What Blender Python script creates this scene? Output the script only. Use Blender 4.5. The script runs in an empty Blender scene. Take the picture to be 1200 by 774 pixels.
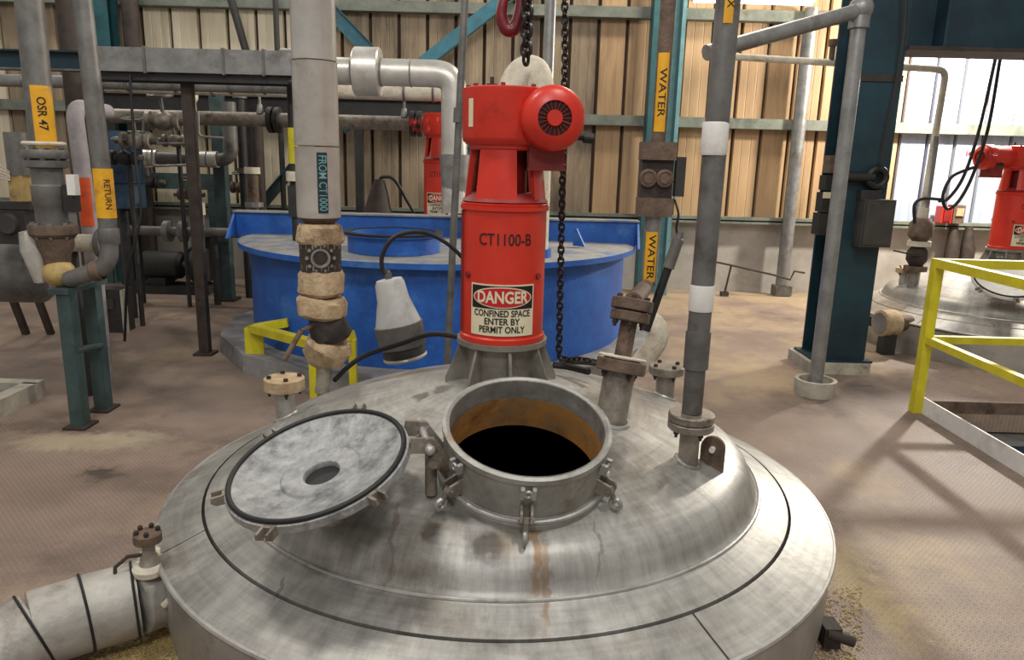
import bpy, bmesh, math, random
from mathutils import Vector, Matrix, noise
random.seed(7)
scene = bpy.context.scene
C = scene.collection
PI = math.pi

# ------------------------------------------------------------------ camera
FPX, CX, CY, HCAM = 867.0, 600.0, 387.0, 1.7
PITCH, ROLL = math.radians(12.8), math.radians(1.5)
FW = Vector((0, math.cos(PITCH), -math.sin(PITCH)))
RT0 = Vector((1, 0, 0)); UP0 = RT0.cross(FW)
RT = RT0*math.cos(ROLL) + UP0*math.sin(ROLL)
UP = -RT0*math.sin(ROLL) + UP0*math.cos(ROLL)
CAMP = Vector((0, 0, HCAM))
cam_d = bpy.data.cameras.new('camera'); cam_d.sensor_width = 36; cam_d.lens = 36*FPX/1200
cam_d.clip_start = 0.05; cam_d.clip_end = 200
cam = bpy.data.objects.new('camera', cam_d); C.objects.link(cam)
M4 = Matrix((RT, UP, -FW)).transposed().to_4x4(); M4.translation = CAMP
cam.matrix_world = M4
scene.camera = cam

# ------------------------------------------------------------------ world, lamps, exposure
scene.view_settings.view_transform = 'Standard'
scene.view_settings.look = 'None'
scene.view_settings.gamma = 1
scene.view_settings.use_curve_mapping = False
scene.view_settings.exposure = 0.22
w = bpy.data.worlds.new('world'); scene.world = w; w.use_nodes = True
bg = w.node_tree.nodes['Background']
bg.inputs[0].default_value = (1.0, 0.96, 0.9, 1); bg.inputs[1].default_value = 0.33

def lamp(name, loc, power, col=(1, .93, .82), radius=.2, kind='POINT', rot=None, size=None):
    d = bpy.data.lights.new(name, kind); d.energy = power; d.color = col
    if kind == 'AREA':
        d.shape = 'DISK'; d.size = size or .8
    else:
        d.shadow_soft_size = radius
    o = bpy.data.objects.new(name, d); C.objects.link(o); o.location = loc
    if rot: o.rotation_euler = rot
    return o
lamp('wall_floodlight', (5.9, 8.75, 3.35), 900, (1, .92, .8), .13)
lamp('high_bay_lamp', (1.4, 1.2, 6.0), 320, (1, .97, .92), .35)
lamp('high_bay_lamp', (-2.6, 2.4, 6.0), 300, (1, .94, .87), .35)
lamp('high_bay_lamp', (2.4, 8.5, 5.8), 430, (1, .91, .78), .3)
lamp('high_bay_lamp', (-5.6, 9.5, 5.3), 150, (1, .96, .88), .2)
lamp('high_bay_lamp', (-2.9, 9.4, 5.6), 110, (1, .96, .88), .2)
lamp('high_bay_lamp', (-.5, -2.5, 6.0), 420, (.97, .98, 1), .5)

# ------------------------------------------------------------------ pixel helpers (authoring only: a real distance is always given)
def ray(px, py): return FW + RT*((px-CX)/FPX) - UP*((py-CY)/FPX)
def onY(px, py, Y):
    d = ray(px, py); return CAMP + d*(Y/d.y)
def onZ(px, py, Z=0.0):
    d = ray(px, py); return CAMP + d*((Z-HCAM)/d.z)

# ------------------------------------------------------------------ mesh builder
def frame(n):
    n = Vector(n).normalized()
    a = Vector((0, 0, 1)) if abs(n.z) < .95 else Vector((0, 1, 0))
    u = a.cross(n).normalized(); v = n.cross(u)
    return u, v, n
class MB:
    def __init__(s): s.v = []; s.f = []
    def add(s, vs, fs):
        b = len(s.v); s.v += [Vector(p) for p in vs]; s.f += [[i+b for i in f] for f in fs]; return s
    def box(s, c, sz, rot=None):
        c = Vector(c); h = Vector(sz)/2; vs = []
        for x in (-1, 1):
            for y in (-1, 1):
                for z in (-1, 1):
                    p = Vector((x*h.x, y*h.y, z*h.z))
                    if rot is not None: p = rot @ p
                    vs.append(c+p)
        return s.add(vs, [(0,1,3,2),(4,6,7,5),(0,4,5,1),(2,3,7,6),(0,2,6,4),(1,5,7,3)])
    def bar(s, p0, p1, wd, th, up=(0,0,1)):
        p0, p1 = Vector(p0), Vector(p1); d = (p1-p0); L = d.length; d.normalize()
        upv = Vector(up)
        if abs(upv.dot(d)) > .95: upv = Vector((0, 1, 0))
        side = d.cross(upv).normalized(); u2 = side.cross(d)
        rot = Matrix((side, d, u2)).transposed()
        return s.box((p0+p1)/2, (wd, L, th), rot)
    def lathe(s, prof, o=(0,0,0), n=(0,0,1), seg=32, closed=False, lump=0, lsc=8):
        o = Vector(o); u, v, n = frame(n); vs = []; fs = []
        idx = []
        for (r, z) in prof:
            if r < 1e-6:
                idx.append([len(vs)]); vs.append(o+n*z)
            else:
                row = []
                for k in range(seg):
                    t = 2*PI*k/seg
                    p = o+n*z+(u*math.cos(t)+v*math.sin(t))*r
                    if lump:
                        q = noise.noise(p*lsc); q2 = noise.noise(p*lsc*2.7+Vector((5,3,1)))
                        p = p+(u*math.cos(t)+v*math.sin(t))*(q+.5*q2)*lump + n*q2*lump*.4
                    row.append(len(vs)); vs.append(p)
                idx.append(row)
        rows = list(zip(idx, idx[1:]))
        if closed: rows.append((idx[-1], idx[0]))
        for a, b in rows:
            if len(a) == 1 and len(b) == 1: continue
            for k in range(seg):
                k2 = (k+1) % seg
                if len(a) == 1: fs.append((a[0], b[k2], b[k]))
                elif len(b) == 1: fs.append((a[k], a[k2], b[0]))
                else: fs.append((a[k], a[k2], b[k2], b[k]))
        return s.add(vs, fs)
    def cyl(s, p0, p1, r0, r1=None, seg=20, caps=True):
        p0, p1 = Vector(p0), Vector(p1); d = p1-p0; r1 = r0 if r1 is None else r1
        prof = [(r0, 0), (r1, d.length)]
        if caps: prof = [(0, 0)]+prof+[(0, d.length)]
        return s.lathe(prof, p0, d, seg)
    def tube(s, pts, r, seg=10, caps=True):
        pts = [Vector(p) for p in pts]; n = len(pts)
        rs = r if isinstance(r, (list, tuple)) else [r]*n
        tang = []
        for i in range(n):
            a = pts[max(i-1, 0)]; b = pts[min(i+1, n-1)]; tang.append((b-a).normalized())
        u, v, _ = frame(tang[0]); vs = []; fs = []
        for i in range(n):
            t = tang[i]
            u = (u-t*u.dot(t)).normalized(); v = t.cross(u)
            for k in range(seg):
                a = 2*PI*k/seg; vs.append(pts[i]+(u*math.cos(a)+v*math.sin(a))*rs[i])
        for i in range(n-1):
            for k in range(seg):
                k2 = (k+1) % seg
                fs.append((i*seg+k, i*seg+k2, (i+1)*seg+k2, (i+1)*seg+k))
        if caps:
            fs.append(tuple(range(seg))[::-1]); fs.append(tuple((n-1)*seg+k for k in range(seg)))
        return s.add(vs, fs)
    def torus(s, c, n, R, r, seg=40, ss=10, sx=1.0):
        c = Vector(c); u, v, n = frame(n); vs = []; fs = []
        for i in range(seg):
            a = 2*PI*i/seg; d = u*math.cos(a)+v*math.sin(a)
            for k in range(ss):
                b = 2*PI*k/ss
                vs.append(c+d*(R+r*math.cos(b))+n*(r*math.sin(b)))
        for i in range(seg):
            for k in range(ss):
                i2 = (i+1) % seg; k2 = (k+1) % ss
                fs.append((i*ss+k, i2*ss+k, i2*ss+k2, i*ss+k2))
        return s.add(vs, fs)
    def prism(s, poly, o, u, v, n, th):
        """2D outline poly in frame (o,u,v), thickness th along n, centred"""
        o, u, v, n = Vector(o), Vector(u).normalized(), Vector(v).normalized(), Vector(n).normalized()
        k = len(poly)
        vs = [o+u*x+v*y-n*th/2 for x, y in poly]+[o+u*x+v*y+n*th/2 for x, y in poly]
        fs = [tuple(range(k))[::-1], tuple(range(k, 2*k))]
        for i in range(k): fs.append((i, (i+1) % k, k+(i+1) % k, k+i))
        return s.add(vs, fs)
    def sphere(s, c, r, seg=16, rings=10, sc=(1,1,1)):
        prof = [(abs(math.sin(PI*i/rings))*r if 0 < i < rings else 0, -math.cos(PI*i/rings)*r) for i in range(rings+1)]
        b = len(s.v); s.lathe(prof, (0,0,0), (0,0,1), seg)
        for i in range(b, len(s.v)):
            p = s.v[i]; s.v[i] = Vector((p.x*sc[0], p.y*sc[1], p.z*sc[2]))+Vector(c)
        return s
    def sector(s, c, r0, r1, z0, z1, a0, a1, seg=24):
        """cylinder shell sector about vertical axis; angle 0 faces -Y, positive to +X"""
        c = Vector(c); vs = []; fs = []
        for i in range(seg+1):
            a = a0+(a1-a0)*i/seg; d = Vector((math.sin(a), -math.cos(a), 0))
            vs += [c+d*r0+Vector((0,0,z0)), c+d*r1+Vector((0,0,z0)), c+d*r1+Vector((0,0,z1)), c+d*r0+Vector((0,0,z1))]
        for i in range(seg):
            b = i*4
            for k in range(4): fs.append((b+k, b+4+k, b+4+(k+1) % 4, b+(k+1) % 4))
        fs.append((0, 1, 2, 3)); e = seg*4; fs.append((e+3, e+2, e+1, e))
        return s.add(vs, fs)
    def build(s, name, mat, parent=None, local=False, ang=38, origin=None):
        vs = s.v
        if parent is None:
            if origin is None:
                xs = [p.x for p in vs]; ys = [p.y for p in vs]; zs_ = [p.z for p in vs]
                origin = Vector(((min(xs)+max(xs))/2, (min(ys)+max(ys))/2, min(zs_)))
            org = Vector(origin)
        else:
            org = Vector((0,0,0)) if local else wloc(parent)
        me = bpy.data.meshes.new(name)
        me.from_pydata([tuple(p-org) for p in vs], [], s.f)
        bm = bmesh.new(); bm.from_mesh(me); bmesh.ops.recalc_face_normals(bm, faces=bm.faces); bm.to_mesh(me); bm.free()
        for p in me.polygons: p.use_smooth = True
        me.set_sharp_from_angle(angle=math.radians(ang))
        me.materials.append(mat); me.update()
        o = bpy.data.objects.new(name, me); C.objects.link(o)
        if parent is None: o.location = org
        else: o.parent = parent
        return o
def wloc(o):
    p = Vector((0,0,0))
    while o is not None: p += o.location; o = o.parent
    return p
def tag(o, label=None, cat=None, group=None, kind=None):
    if label: o['label'] = label
    if cat: o['category'] = cat
    if group: o['group'] = group
    if kind: o['kind'] = kind
    return o
def thing(name, label, cat, loc, group=None):
    o = bpy.data.objects.new(name, None); C.objects.link(o); o.location = loc; o.empty_display_size = .1
    return tag(o, label, cat, group)
def copy_tree(o, parent=None):
    c = o.copy(); C.objects.link(c); c.parent = parent
    for ch in list(o.children): copy_tree(ch, c)
    return c
def arc(p0, p1, p2, n=8):
    """quadratic bezier"""
    p0, p1, p2 = Vector(p0), Vector(p1), Vector(p2)
    return [p0*(1-t)**2+p1*2*t*(1-t)+p2*t*t for t in [i/n for i in range(n+1)]]
def spline(pts, n=8):
    pts = [Vector(p) for p in pts]; out = []
    P = [pts[0]*2-pts[1]]+pts+[pts[-1]*2-pts[-2]]
    for i in range(1, len(P)-2):
        for k in range(n):
            t = k/n; a, b, c, d = P[i-1], P[i], P[i+1], P[i+2]
            out.append(.5*((2*b)+(-a+c)*t+(2*a-5*b+4*c-d)*t*t+(-a+3*b-3*c+d)*t**3))
    out.append(pts[-1]); return out
def bend(pts, r=.1, n=6):
    """polyline with rounded corners"""
    pts = [Vector(p) for p in pts]; out = [pts[0]]
    for i in range(1, len(pts)-1):
        a = (pts[i-1]-pts[i]); b = (pts[i+1]-pts[i]); k = min(r, a.length*.49, b.length*.49)
        out += arc(pts[i]+a.normalized()*k, pts[i], pts[i]+b.normalized()*k, n)
    out.append(pts[-1]); return out

# ------------------------------------------------------------------ materials
def lin(c): return tuple(((x/255)/12.92 if x/255 <= .04045 else ((x/255+.055)/1.055)**2.4) for x in c)+(1,)
MATS = {}
def mat(name, c1, c2=None, c3=None, scale=6.0, rough=.6, metal=0.0, bump=.15, bscale=None, stretch=(1,1,1), spot=.62, rvar=.12, clean=False):
    """two tone noise + optional third tone stain; world position keeps repeats different"""
    m = bpy.data.materials.new(name); m.use_nodes = True; nt = m.node_tree; N = nt.nodes; L = nt.links
    bs = N['Principled BSDF']; bs.inputs['Roughness'].default_value = rough; bs.inputs['Metallic'].default_value = metal
    c2 = c2 or tuple(x*.8 for x in c1)
    g = N.new('ShaderNodeNewGeometry'); mp = N.new('ShaderNodeMapping'); mp.inputs['Scale'].default_value = stretch
    L.new(g.outputs['Position'], mp.inputs['Vector'])
    n1 = N.new('ShaderNodeTexNoise'); n1.inputs['Scale'].default_value = scale; n1.inputs['Detail'].default_value = 6; n1.inputs['Roughness'].default_value = .65
    L.new(mp.outputs[0], n1.inputs['Vector'])
    r1 = N.new('ShaderNodeValToRGB'); r1.color_ramp.elements[0].position = .32; r1.color_ramp.elements[1].position = .68
    r1.color_ramp.elements[0].color = lin(c2); r1.color_ramp.elements[1].color = lin(c1)
    L.new(n1.outputs['Fac'], r1.inputs[0]); col = r1.outputs[0]
    if c3:
        n2 = N.new('ShaderNodeTexNoise'); n2.inputs['Scale'].default_value = scale*.45; n2.inputs['Detail'].default_value = 8; n2.inputs['Roughness'].default_value = .7
        mp2 = N.new('ShaderNodeMapping'); mp2.inputs['Location'].default_value = (3.1, 7.7, 1.3); mp2.inputs['Scale'].default_value = stretch
        L.new(g.outputs['Position'], mp2.inputs['Vector']); L.new(mp2.outputs[0], n2.inputs['Vector'])
        r2 = N.new('ShaderNodeValToRGB'); r2.color_ramp.elements[0].position = spot-.08; r2.color_ramp.elements[1].position = spot+.08
        L.new(n2.outputs['Fac'], r2.inputs[0])
        mx = N.new('ShaderNodeMix'); mx.data_type = 'RGBA'; L.new(r2.outputs[0], mx.inputs[0]); L.new(col, mx.inputs[6]); mx.inputs[7].default_value = lin(c3)
        col = mx.outputs[2]
    L.new(col, bs.inputs['Base Color'])
    mr = N.new('ShaderNodeMapRange'); mr.inputs[3].default_value = max(.03, rough-rvar); mr.inputs[4].default_value = min(1, rough+rvar)
    L.new(n1.outputs['Fac'], mr.inputs[0]); L.new(mr.outputs[0], bs.inputs['Roughness'])
    if bump:
        nb = N.new('ShaderNodeTexNoise'); nb.inputs['Scale'].default_value = bscale or scale*5; nb.inputs['Detail'].default_value = 4
        L.new(mp.outputs[0], nb.inputs['Vector'])
        bp = N.new('ShaderNodeBump'); bp.inputs['Strength'].default_value = bump; bp.inputs['Distance'].default_value = .01
        L.new(nb.outputs['Fac'], bp.inputs['Height']); L.new(bp.outputs[0], bs.inputs['Normal'])
    m['col'] = list(lin(c1)); MATS[name] = m
    return m

def math_node(nt, op, a, b=None, c=None):
    n = nt.nodes.new('ShaderNodeMath'); n.operation = op
    for i, x in enumerate((a, b, c)):
        if x is None: continue
        if isinstance(x, (int, float)): n.inputs[i].default_value = x
        else: nt.links.new(x, n.inputs[i])
    return n.outputs[0]

def tread_floor():
    m = mat('tread_plate_floor', (170, 150, 136), (142, 123, 111), (112, 97, 87), scale=1.6, rough=.6, metal=.0, bump=0, spot=.6)
    nt = m.node_tree; N = nt.nodes; L = nt.links; bs = N['Principled BSDF']
    g = N.new('ShaderNodeNewGeometry'); sp = N.new('ShaderNodeSeparateXYZ'); L.new(g.outputs['Position'], sp.inputs[0])
    k = 1/.021
    a = math_node(nt, 'MULTIPLY', math_node(nt, 'ADD', sp.outputs[0], sp.outputs[1]), k*.7071)
    b = math_node(nt, 'MULTIPLY', math_node(nt, 'SUBTRACT', sp.outputs[1], sp.outputs[0]), k*.7071)
    fa = math_node(nt, 'FLOOR', a); fb = math_node(nt, 'FLOOR', b)
    u = math_node(nt, 'SUBTRACT', math_node(nt, 'SUBTRACT', a, fa), .5); v = math_node(nt, 'SUBTRACT', math_node(nt, 'SUBTRACT', b, fb), .5)
    par = math_node(nt, 'FLOORED_MODULO', math_node(nt, 'ADD', fa, fb), 2.0)
    def mixf(x, y):
        n = N.new('ShaderNodeMix'); L.new(par, n.inputs[0]); L.new(x, n.inputs[2]); L.new(y, n.inputs[3]); return n.outputs[0]
    p = mixf(u, v); q = mixf(v, u)
    d = math_node(nt, 'ADD', math_node(nt, 'POWER', math_node(nt, 'ABSOLUTE', math_node(nt, 'DIVIDE', p, .5)), 2.0),
                  math_node(nt, 'POWER', math_node(nt, 'ABSOLUTE', math_node(nt, 'DIVIDE', q, .17)), 2.0))
    h = N.new('ShaderNodeMapRange'); h.interpolation_type = 'SMOOTHSTEP'; h.inputs[1].default_value = 1.25; h.inputs[2].default_value = .35
    L.new(d, h.inputs[0])
    bp = N.new('ShaderNodeBump'); bp.inputs['Strength'].default_value = .9; bp.inputs['Distance'].default_value = .004
    L.new(h.outputs[0], bp.inputs['Height']); L.new(bp.outputs[0], bs.inputs['Normal'])
    # lug crests are paler than the ground between them
    col = bs.inputs['Base Color'].links[0].from_socket
    mx = N.new('ShaderNodeMix'); mx.data_type = 'RGBA'; mx.blend_type = 'MULTIPLY'
    f = N.new('ShaderNodeMapRange'); f.inputs[3].default_value = .55; f.inputs[4].default_value = 0.0
    L.new(h.outputs[0], f.inputs[0]); L.new(f.outputs[0], mx.inputs[0]); L.new(col, mx.inputs[6]); mx.inputs[7].default_value = (.45, .42, .4, 1)
    # pale dust and ochre spill by the walls, also painting yellowish light reflections
    n3 = N.new('ShaderNodeTexNoise'); n3.inputs['Scale'].default_value = .9; n3.inputs['Detail'].default_value = 9; n3.inputs['Roughness'].default_value = .68
    mp = N.new('ShaderNodeMapping'); mp.inputs['Location'].default_value = (11, 2.4, 0); mp.inputs['Scale'].default_value = (1, .8, 1)
    L.new(g.outputs['Position'], mp.inputs[0]); L.new(mp.outputs[0], n3.inputs['Vector'])
    far = N.new('ShaderNodeMapRange'); far.inputs[1].default_value = 4.5; far.inputs[2].default_value = 9.5; far.inputs[3].default_value = 0; far.inputs[4].default_value = .16; L.new(sp.outputs[1], far.inputs[0])
    rgt = N.new('ShaderNodeMapRange'); rgt.inputs[1].default_value = -2.0; rgt.inputs[2].default_value = 1.5; rgt.inputs[3].default_value = 0; rgt.inputs[4].default_value = 1; L.new(sp.outputs[0], rgt.inputs[0])
    fr = math_node(nt, 'MULTIPLY', far.outputs[0], rgt.outputs[0])
    rr = N.new('ShaderNodeMapRange'); rr.inputs[1].default_value = .53; rr.inputs[2].default_value = .70; rr.inputs[3].default_value = 0; rr.inputs[4].default_value = .5
    L.new(math_node(nt, 'ADD', n3.outputs['Fac'], fr), rr.inputs[0])
    mx2 = N.new('ShaderNodeMix'); mx2.data_type = 'RGBA'; L.new(rr.outputs[0], mx2.inputs[0]); L.new(mx.outputs[2], mx2.inputs[6]); mx2.inputs[7].default_value = lin((200, 176, 136))
    col = mx2.outputs[2]
    nz = N.new('ShaderNodeTexNoise'); nz.inputs['Scale'].default_value = 9; nz.inputs['Detail'].default_value = 10; nz.inputs['Roughness'].default_value = .75; L.new(g.outputs['Position'], nz.inputs['Vector'])
    sb = N.new('ShaderNodeVectorMath'); sb.operation = 'SUBTRACT'; L.new(nz.outputs['Color'], sb.inputs[0]); sb.inputs[1].default_value = (.5, .5, .5)
    sc = N.new('ShaderNodeVectorMath'); sc.operation = 'SCALE'; L.new(sb.outputs[0], sc.inputs[0]); sc.inputs['Scale'].default_value = .45
    ad = N.new('ShaderNodeVectorMath'); ad.operation = 'ADD'; L.new(g.outputs['Position'], ad.inputs[0]); L.new(sc.outputs[0], ad.inputs[1])
    for (pp, (rx, ry), c, a_) in (((95, 518), (.5, .16), (198, 184, 152), .5), ((150, 512), (.3, .1), (200, 188, 160), .4), ((122, 556), (.13, .10), (44, 38, 34), .9), ((60, 500), (.4, .12), (90, 74, 62), .6), ((150, 560), (.3, .2), (104, 90, 80), .5),
                                  ((120, 430), (.6, .3), (96, 82, 72), .5), ((1015, 452), (.07, .05), (50, 42, 36), .8), ((1010, 690), (.12, .5), (198, 178, 128), .5), ((170, 760), (.22, .2), (188, 160, 98), .7)):  # yellowish patch right of the vessel paints light on the floor
        q = onZ(*pp)
        s2 = N.new('ShaderNodeVectorMath'); s2.operation = 'SUBTRACT'; L.new(ad.outputs[0], s2.inputs[0]); s2.inputs[1].default_value = q
        m2 = N.new('ShaderNodeVectorMath'); m2.operation = 'MULTIPLY'; L.new(s2.outputs[0], m2.inputs[0]); m2.inputs[1].default_value = (1/rx, 1/ry, 0)
        ln = N.new('ShaderNodeVectorMath'); ln.operation = 'LENGTH'; L.new(m2.outputs[0], ln.inputs[0])
        rg = N.new('ShaderNodeMapRange'); rg.interpolation_type = 'SMOOTHSTEP'; rg.inputs[1].default_value = 1.2; rg.inputs[2].default_value = .35; rg.inputs[3].default_value = 0; rg.inputs[4].default_value = a_
        L.new(ln.outputs['Value'], rg.inputs[0])
        mx3 = N.new('ShaderNodeMix'); mx3.data_type = 'RGBA'; L.new(rg.outputs[0], mx3.inputs[0]); L.new(col, mx3.inputs[6]); mx3.inputs[7].default_value = lin(c); col = mx3.outputs[2]
    L.new(col, bs.inputs['Base Color'])
    return m

M = {}
M['floor'] = tread_floor()
M['concrete'] = mat('concrete', (178, 173, 166), (150, 145, 138), (122, 112, 102), scale=2.2, rough=.85, bump=.2)
M['plinth'] = mat('plinth_concrete', (150, 148, 146), (112, 110, 108), (90, 86, 82), scale=4, rough=.85, bump=.25)
M['sheet_tan'] = mat('sheet_tan', (186, 156, 118), (158, 128, 93), (124, 94, 66), scale=1.6, rough=.6, bump=.05, stretch=(3, 1, .35))
M['sheet_grime'] = mat('sheet_grime', (164, 146, 120), (122, 106, 86), (82, 70, 58), scale=1.6, rough=.65, bump=.05, stretch=(3, 1, .45), spot=.56)
M['sheet_cream'] = mat('sheet_cream', (224, 214, 190), (196, 182, 154), (160, 142, 114), scale=1.6, rough=.55, bump=.05, stretch=(3, 1, .35))
M['sheet_white'] = mat('sheet_white', (176, 186, 202), (158, 169, 188), (132, 142, 160), scale=2, rough=.45, bump=.03, stretch=(4, 1, .3))
M['joint'] = mat('rusty_sheet_joint', (74, 54, 40), (48, 36, 28), scale=6, rough=.85)
M['girt'] = mat('girt_steel', (126, 130, 118), (92, 98, 90), (70, 62, 52), scale=5, rough=.6)
M['teal'] = mat('teal_steel', (38, 92, 98), (26, 66, 74), (60, 58, 52), scale=5, rough=.55)
M['teal_dark'] = mat('dark_teal_steel', (20, 58, 70), (12, 38, 48), (10, 28, 36), scale=2.5, rough=.55)
M['teal_light'] = mat('pale_teal_steel', (108, 150, 152), (84, 124, 130), scale=6, rough=.5)
M['brace'] = mat('blue_green_brace', (62, 132, 150), (44, 100, 118), (80, 84, 80), scale=6, rough=.55)
M['green'] = mat('green_steel', (66, 88, 86), (44, 60, 60), (64, 52, 44), scale=6, rough=.6)
M['steel'] = mat('vessel_steel', (184, 182, 176), (150, 147, 141), (124, 117, 107), scale=3.6, rough=.44, metal=.45, bump=.06, bscale=40, spot=.6)
M['steel_brush'] = mat('bright_steel', (194, 192, 187), (158, 155, 150), (116, 108, 98), scale=8, rough=.42, metal=.5, bump=.06)
M['steel_dirty'] = mat('dirty_steel', (164, 156, 144), (112, 104, 94), (84, 66, 48), scale=14, rough=.5, metal=.4, bump=.2)
M['neck'] = mat('manhole_neck_steel', (178, 177, 170), (134, 131, 124), (128, 98, 62), scale=9, rough=.48, metal=.4, bump=.15, spot=.66)
M['pedestal'] = mat('pedestal_steel', (150, 144, 134), (116, 110, 101), (86, 76, 64), scale=9, rough=.5, metal=.35, bump=.1)
M['lid'] = mat('cast_lid_steel', (182, 182, 180), (134, 136, 136), (106, 108, 108), scale=20, rough=.55, metal=.35, bump=.35, bscale=70, spot=.58)
M['rust'] = mat('rusty_lining', (200, 134, 58), (150, 122, 84), (110, 64, 30), scale=7, rough=.55, metal=.2, bump=.2)
M['black'] = mat('black_rubber', (30, 29, 28), (20, 20, 20), scale=9, rough=.55, bump=.1)
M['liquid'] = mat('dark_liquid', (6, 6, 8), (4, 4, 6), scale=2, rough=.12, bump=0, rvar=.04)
M['red'] = mat('red_paint', (212, 52, 32), (194, 42, 27), (140, 32, 24), scale=5, rough=.38, bump=.04, spot=.66)
M['red_dark'] = mat('dark_red_paint', (146, 30, 24), (104, 22, 20), (62, 24, 20), scale=8, rough=.5, bump=.1)
M['maroon'] = mat('maroon_hook', (122, 24, 34), (88, 18, 26), scale=12, rough=.4)
M['chain'] = mat('oiled_chain', (58, 52, 48), (34, 31, 29), scale=30, rough=.42, metal=.6)
M['blue'] = mat('blue_paint', (40, 102, 186), (26, 78, 160), (74, 124, 190), scale=5, rough=.5, bump=.35, bscale=55, spot=.64)
M['blue_top'] = mat('dusty_blue_plate', (160, 156, 148), (118, 122, 128), (70, 102, 156), scale=6, rough=.7, bump=.2)
M['galv'] = mat('galvanised_pipe', (150, 150, 148), (122, 122, 120), (104, 98, 92), scale=9, rough=.42, metal=.4, bump=.05)
M['galv_dark'] = mat('grey_pipe', (122, 120, 116), (94, 92, 89), (72, 66, 60), scale=9, rough=.5, metal=.3, bump=.08)
M['clad'] = mat('aluminium_cladding', (216, 213, 206), (190, 186, 178), (160, 152, 140), scale=5, rough=.36, metal=.45, bump=.05)
M['insul'] = mat('tan_insulation', (196, 174, 140), (156, 130, 98), (104, 84, 62), scale=16, rough=.9, bump=.6, bscale=60)
M['insul_white'] = mat('white_insulation', (222, 214, 196), (190, 180, 160), (150, 136, 116), scale=12, rough=.85, bump=.4, bscale=50)
M['foil'] = mat('foil_wrap', (184, 180, 172), (148, 144, 136), (112, 102, 90), scale=6, rough=.52, metal=.25, bump=.3, bscale=34)
M['brown'] = mat('rusty_brown', (118, 98, 82), (82, 66, 54), (54, 42, 34), scale=14, rough=.75, bump=.35)
M['brown_dark'] = mat('dark_brown_steel', (66, 54, 46), (44, 36, 31), (30, 26, 24), scale=12, rough=.7, bump=.25)
M['dark'] = mat('dark_equipment', (52, 50, 48), (32, 31, 30), (24, 22, 20), scale=10, rough=.6, bump=.15)
M['box'] = mat('dark_grey_box', (66, 64, 60), (50, 48, 46), (38, 36, 34), scale=6, rough=.55, bump=.05)
M['yellow'] = mat('yellow_paint', (216, 204, 38), (190, 178, 30), (150, 138, 40), scale=7, rough=.5, bump=.08, spot=.66)
M['label_y'] = mat('yellow_label', (232, 176, 34), (214, 152, 26), (170, 112, 30), scale=10, rough=.5, bump=0)
M['label_o'] = mat('orange_label', (226, 92, 44), (206, 76, 36), (170, 60, 36), scale=10, rough=.5, bump=0)
M['label_d'] = mat('dark_teal_label', (30, 52, 58), (22, 40, 46), scale=10, rough=.45, bump=0)
M['label_t'] = mat('pale_teal_letters', (120, 168, 170), (96, 146, 150), scale=20, rough=.5, bump=0)
M['ink'] = mat('black_ink', (26, 22, 20), (20, 18, 16), scale=10, rough=.55, bump=0)
M['cream'] = mat('cream_sign', (232, 222, 190), (218, 206, 172), scale=6, rough=.5, bump=0)
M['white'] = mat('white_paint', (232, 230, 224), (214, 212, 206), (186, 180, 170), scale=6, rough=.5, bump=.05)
M['sign_red'] = mat('sign_red', (204, 30, 40), (188, 24, 36), scale=6, rough=.45, bump=0)
M['kerb'] = mat('pale_kerb', (186, 180, 166), (152, 146, 132), (116, 106, 94), scale=8, rough=.85, bump=.3)
M['pipe_pale'] = mat('pale_lilac_pipe', (168, 162, 164), (140, 134, 136), (110, 104, 100), scale=7, rough=.6)
M['plug'] = mat('grey_plastic', (200, 200, 196), (178, 178, 174), (150, 146, 140), scale=8, rough=.45, bump=.05)
M['amber'] = mat('amber_resin', (196, 172, 108), (160, 132, 84), (110, 92, 66), scale=10, rough=.5, bump=.2)
M['lit_fleck'] = mat('lit_grating_flecks', (206, 184, 130), (176, 150, 98), scale=30, rough=.95, bump=.5)  # pale straw tone painting lit grating
lm = bpy.data.materials.new('lit_tube'); lm.use_nodes = True
lb = lm.node_tree.nodes['Principled BSDF']; lb.inputs['Emission Color'].default_value = (1, .98, .94, 1); lb.inputs['Emission Strength'].default_value = 4
M['tube'] = lm

# ------------------------------------------------------------------ lettering
def text_geo(s, size, bold=.0):
    cu = bpy.data.curves.new('lettering', 'FONT'); cu.body = s; cu.size = size; cu.align_x = 'CENTER'; cu.align_y = 'CENTER'; cu.offset = bold
    cu.resolution_u = 3
    o = bpy.data.objects.new('lettering', cu); C.objects.link(o)
    dg = bpy.context.evaluated_depsgraph_get(); me = bpy.data.meshes.new_from_object(o.evaluated_get(dg))
    bm = bmesh.new(); bm.from_mesh(me)
    for _ in range(4):          # short edges, so the letters can follow a round pipe
        bmesh.ops.triangulate(bm, faces=bm.faces)
        lg = [e for e in bm.edges if e.calc_length() > size*.22]
        if not lg: break
        bmesh.ops.subdivide_edges(bm, edges=lg, cuts=1)
    bmesh.ops.triangulate(bm, faces=bm.faces); bm.to_mesh(me); bm.free()
    vs = [v.co.copy() for v in me.vertices]; fs = [tuple(p.vertices) for p in me.polygons]
    bpy.data.objects.remove(o); bpy.data.curves.remove(cu); bpy.data.meshes.remove(me)
    return vs, fs
def wrap_text(mb, s, size, c, r, z0, az, vertical=False, bold=0, u0=0, sx=1.0, v0=0):
    """lettering bent round a vertical cylinder; az: 0 faces -Y, positive to +X"""
    vs, fs = text_geo(s, size, bold); out = []
    for p in vs:
        x, y = p.x*sx+u0, p.y+v0
        if vertical: ang, z = az+y/r, z0-x
        else: ang, z = az+x/r, z0+y
        out.append((c[0]+r*math.sin(ang), c[1]-r*math.cos(ang), z))
    mb.add(out, fs)
def az_cam(x, y): return math.atan2(-x, y)   # facing the viewer's side

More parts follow.
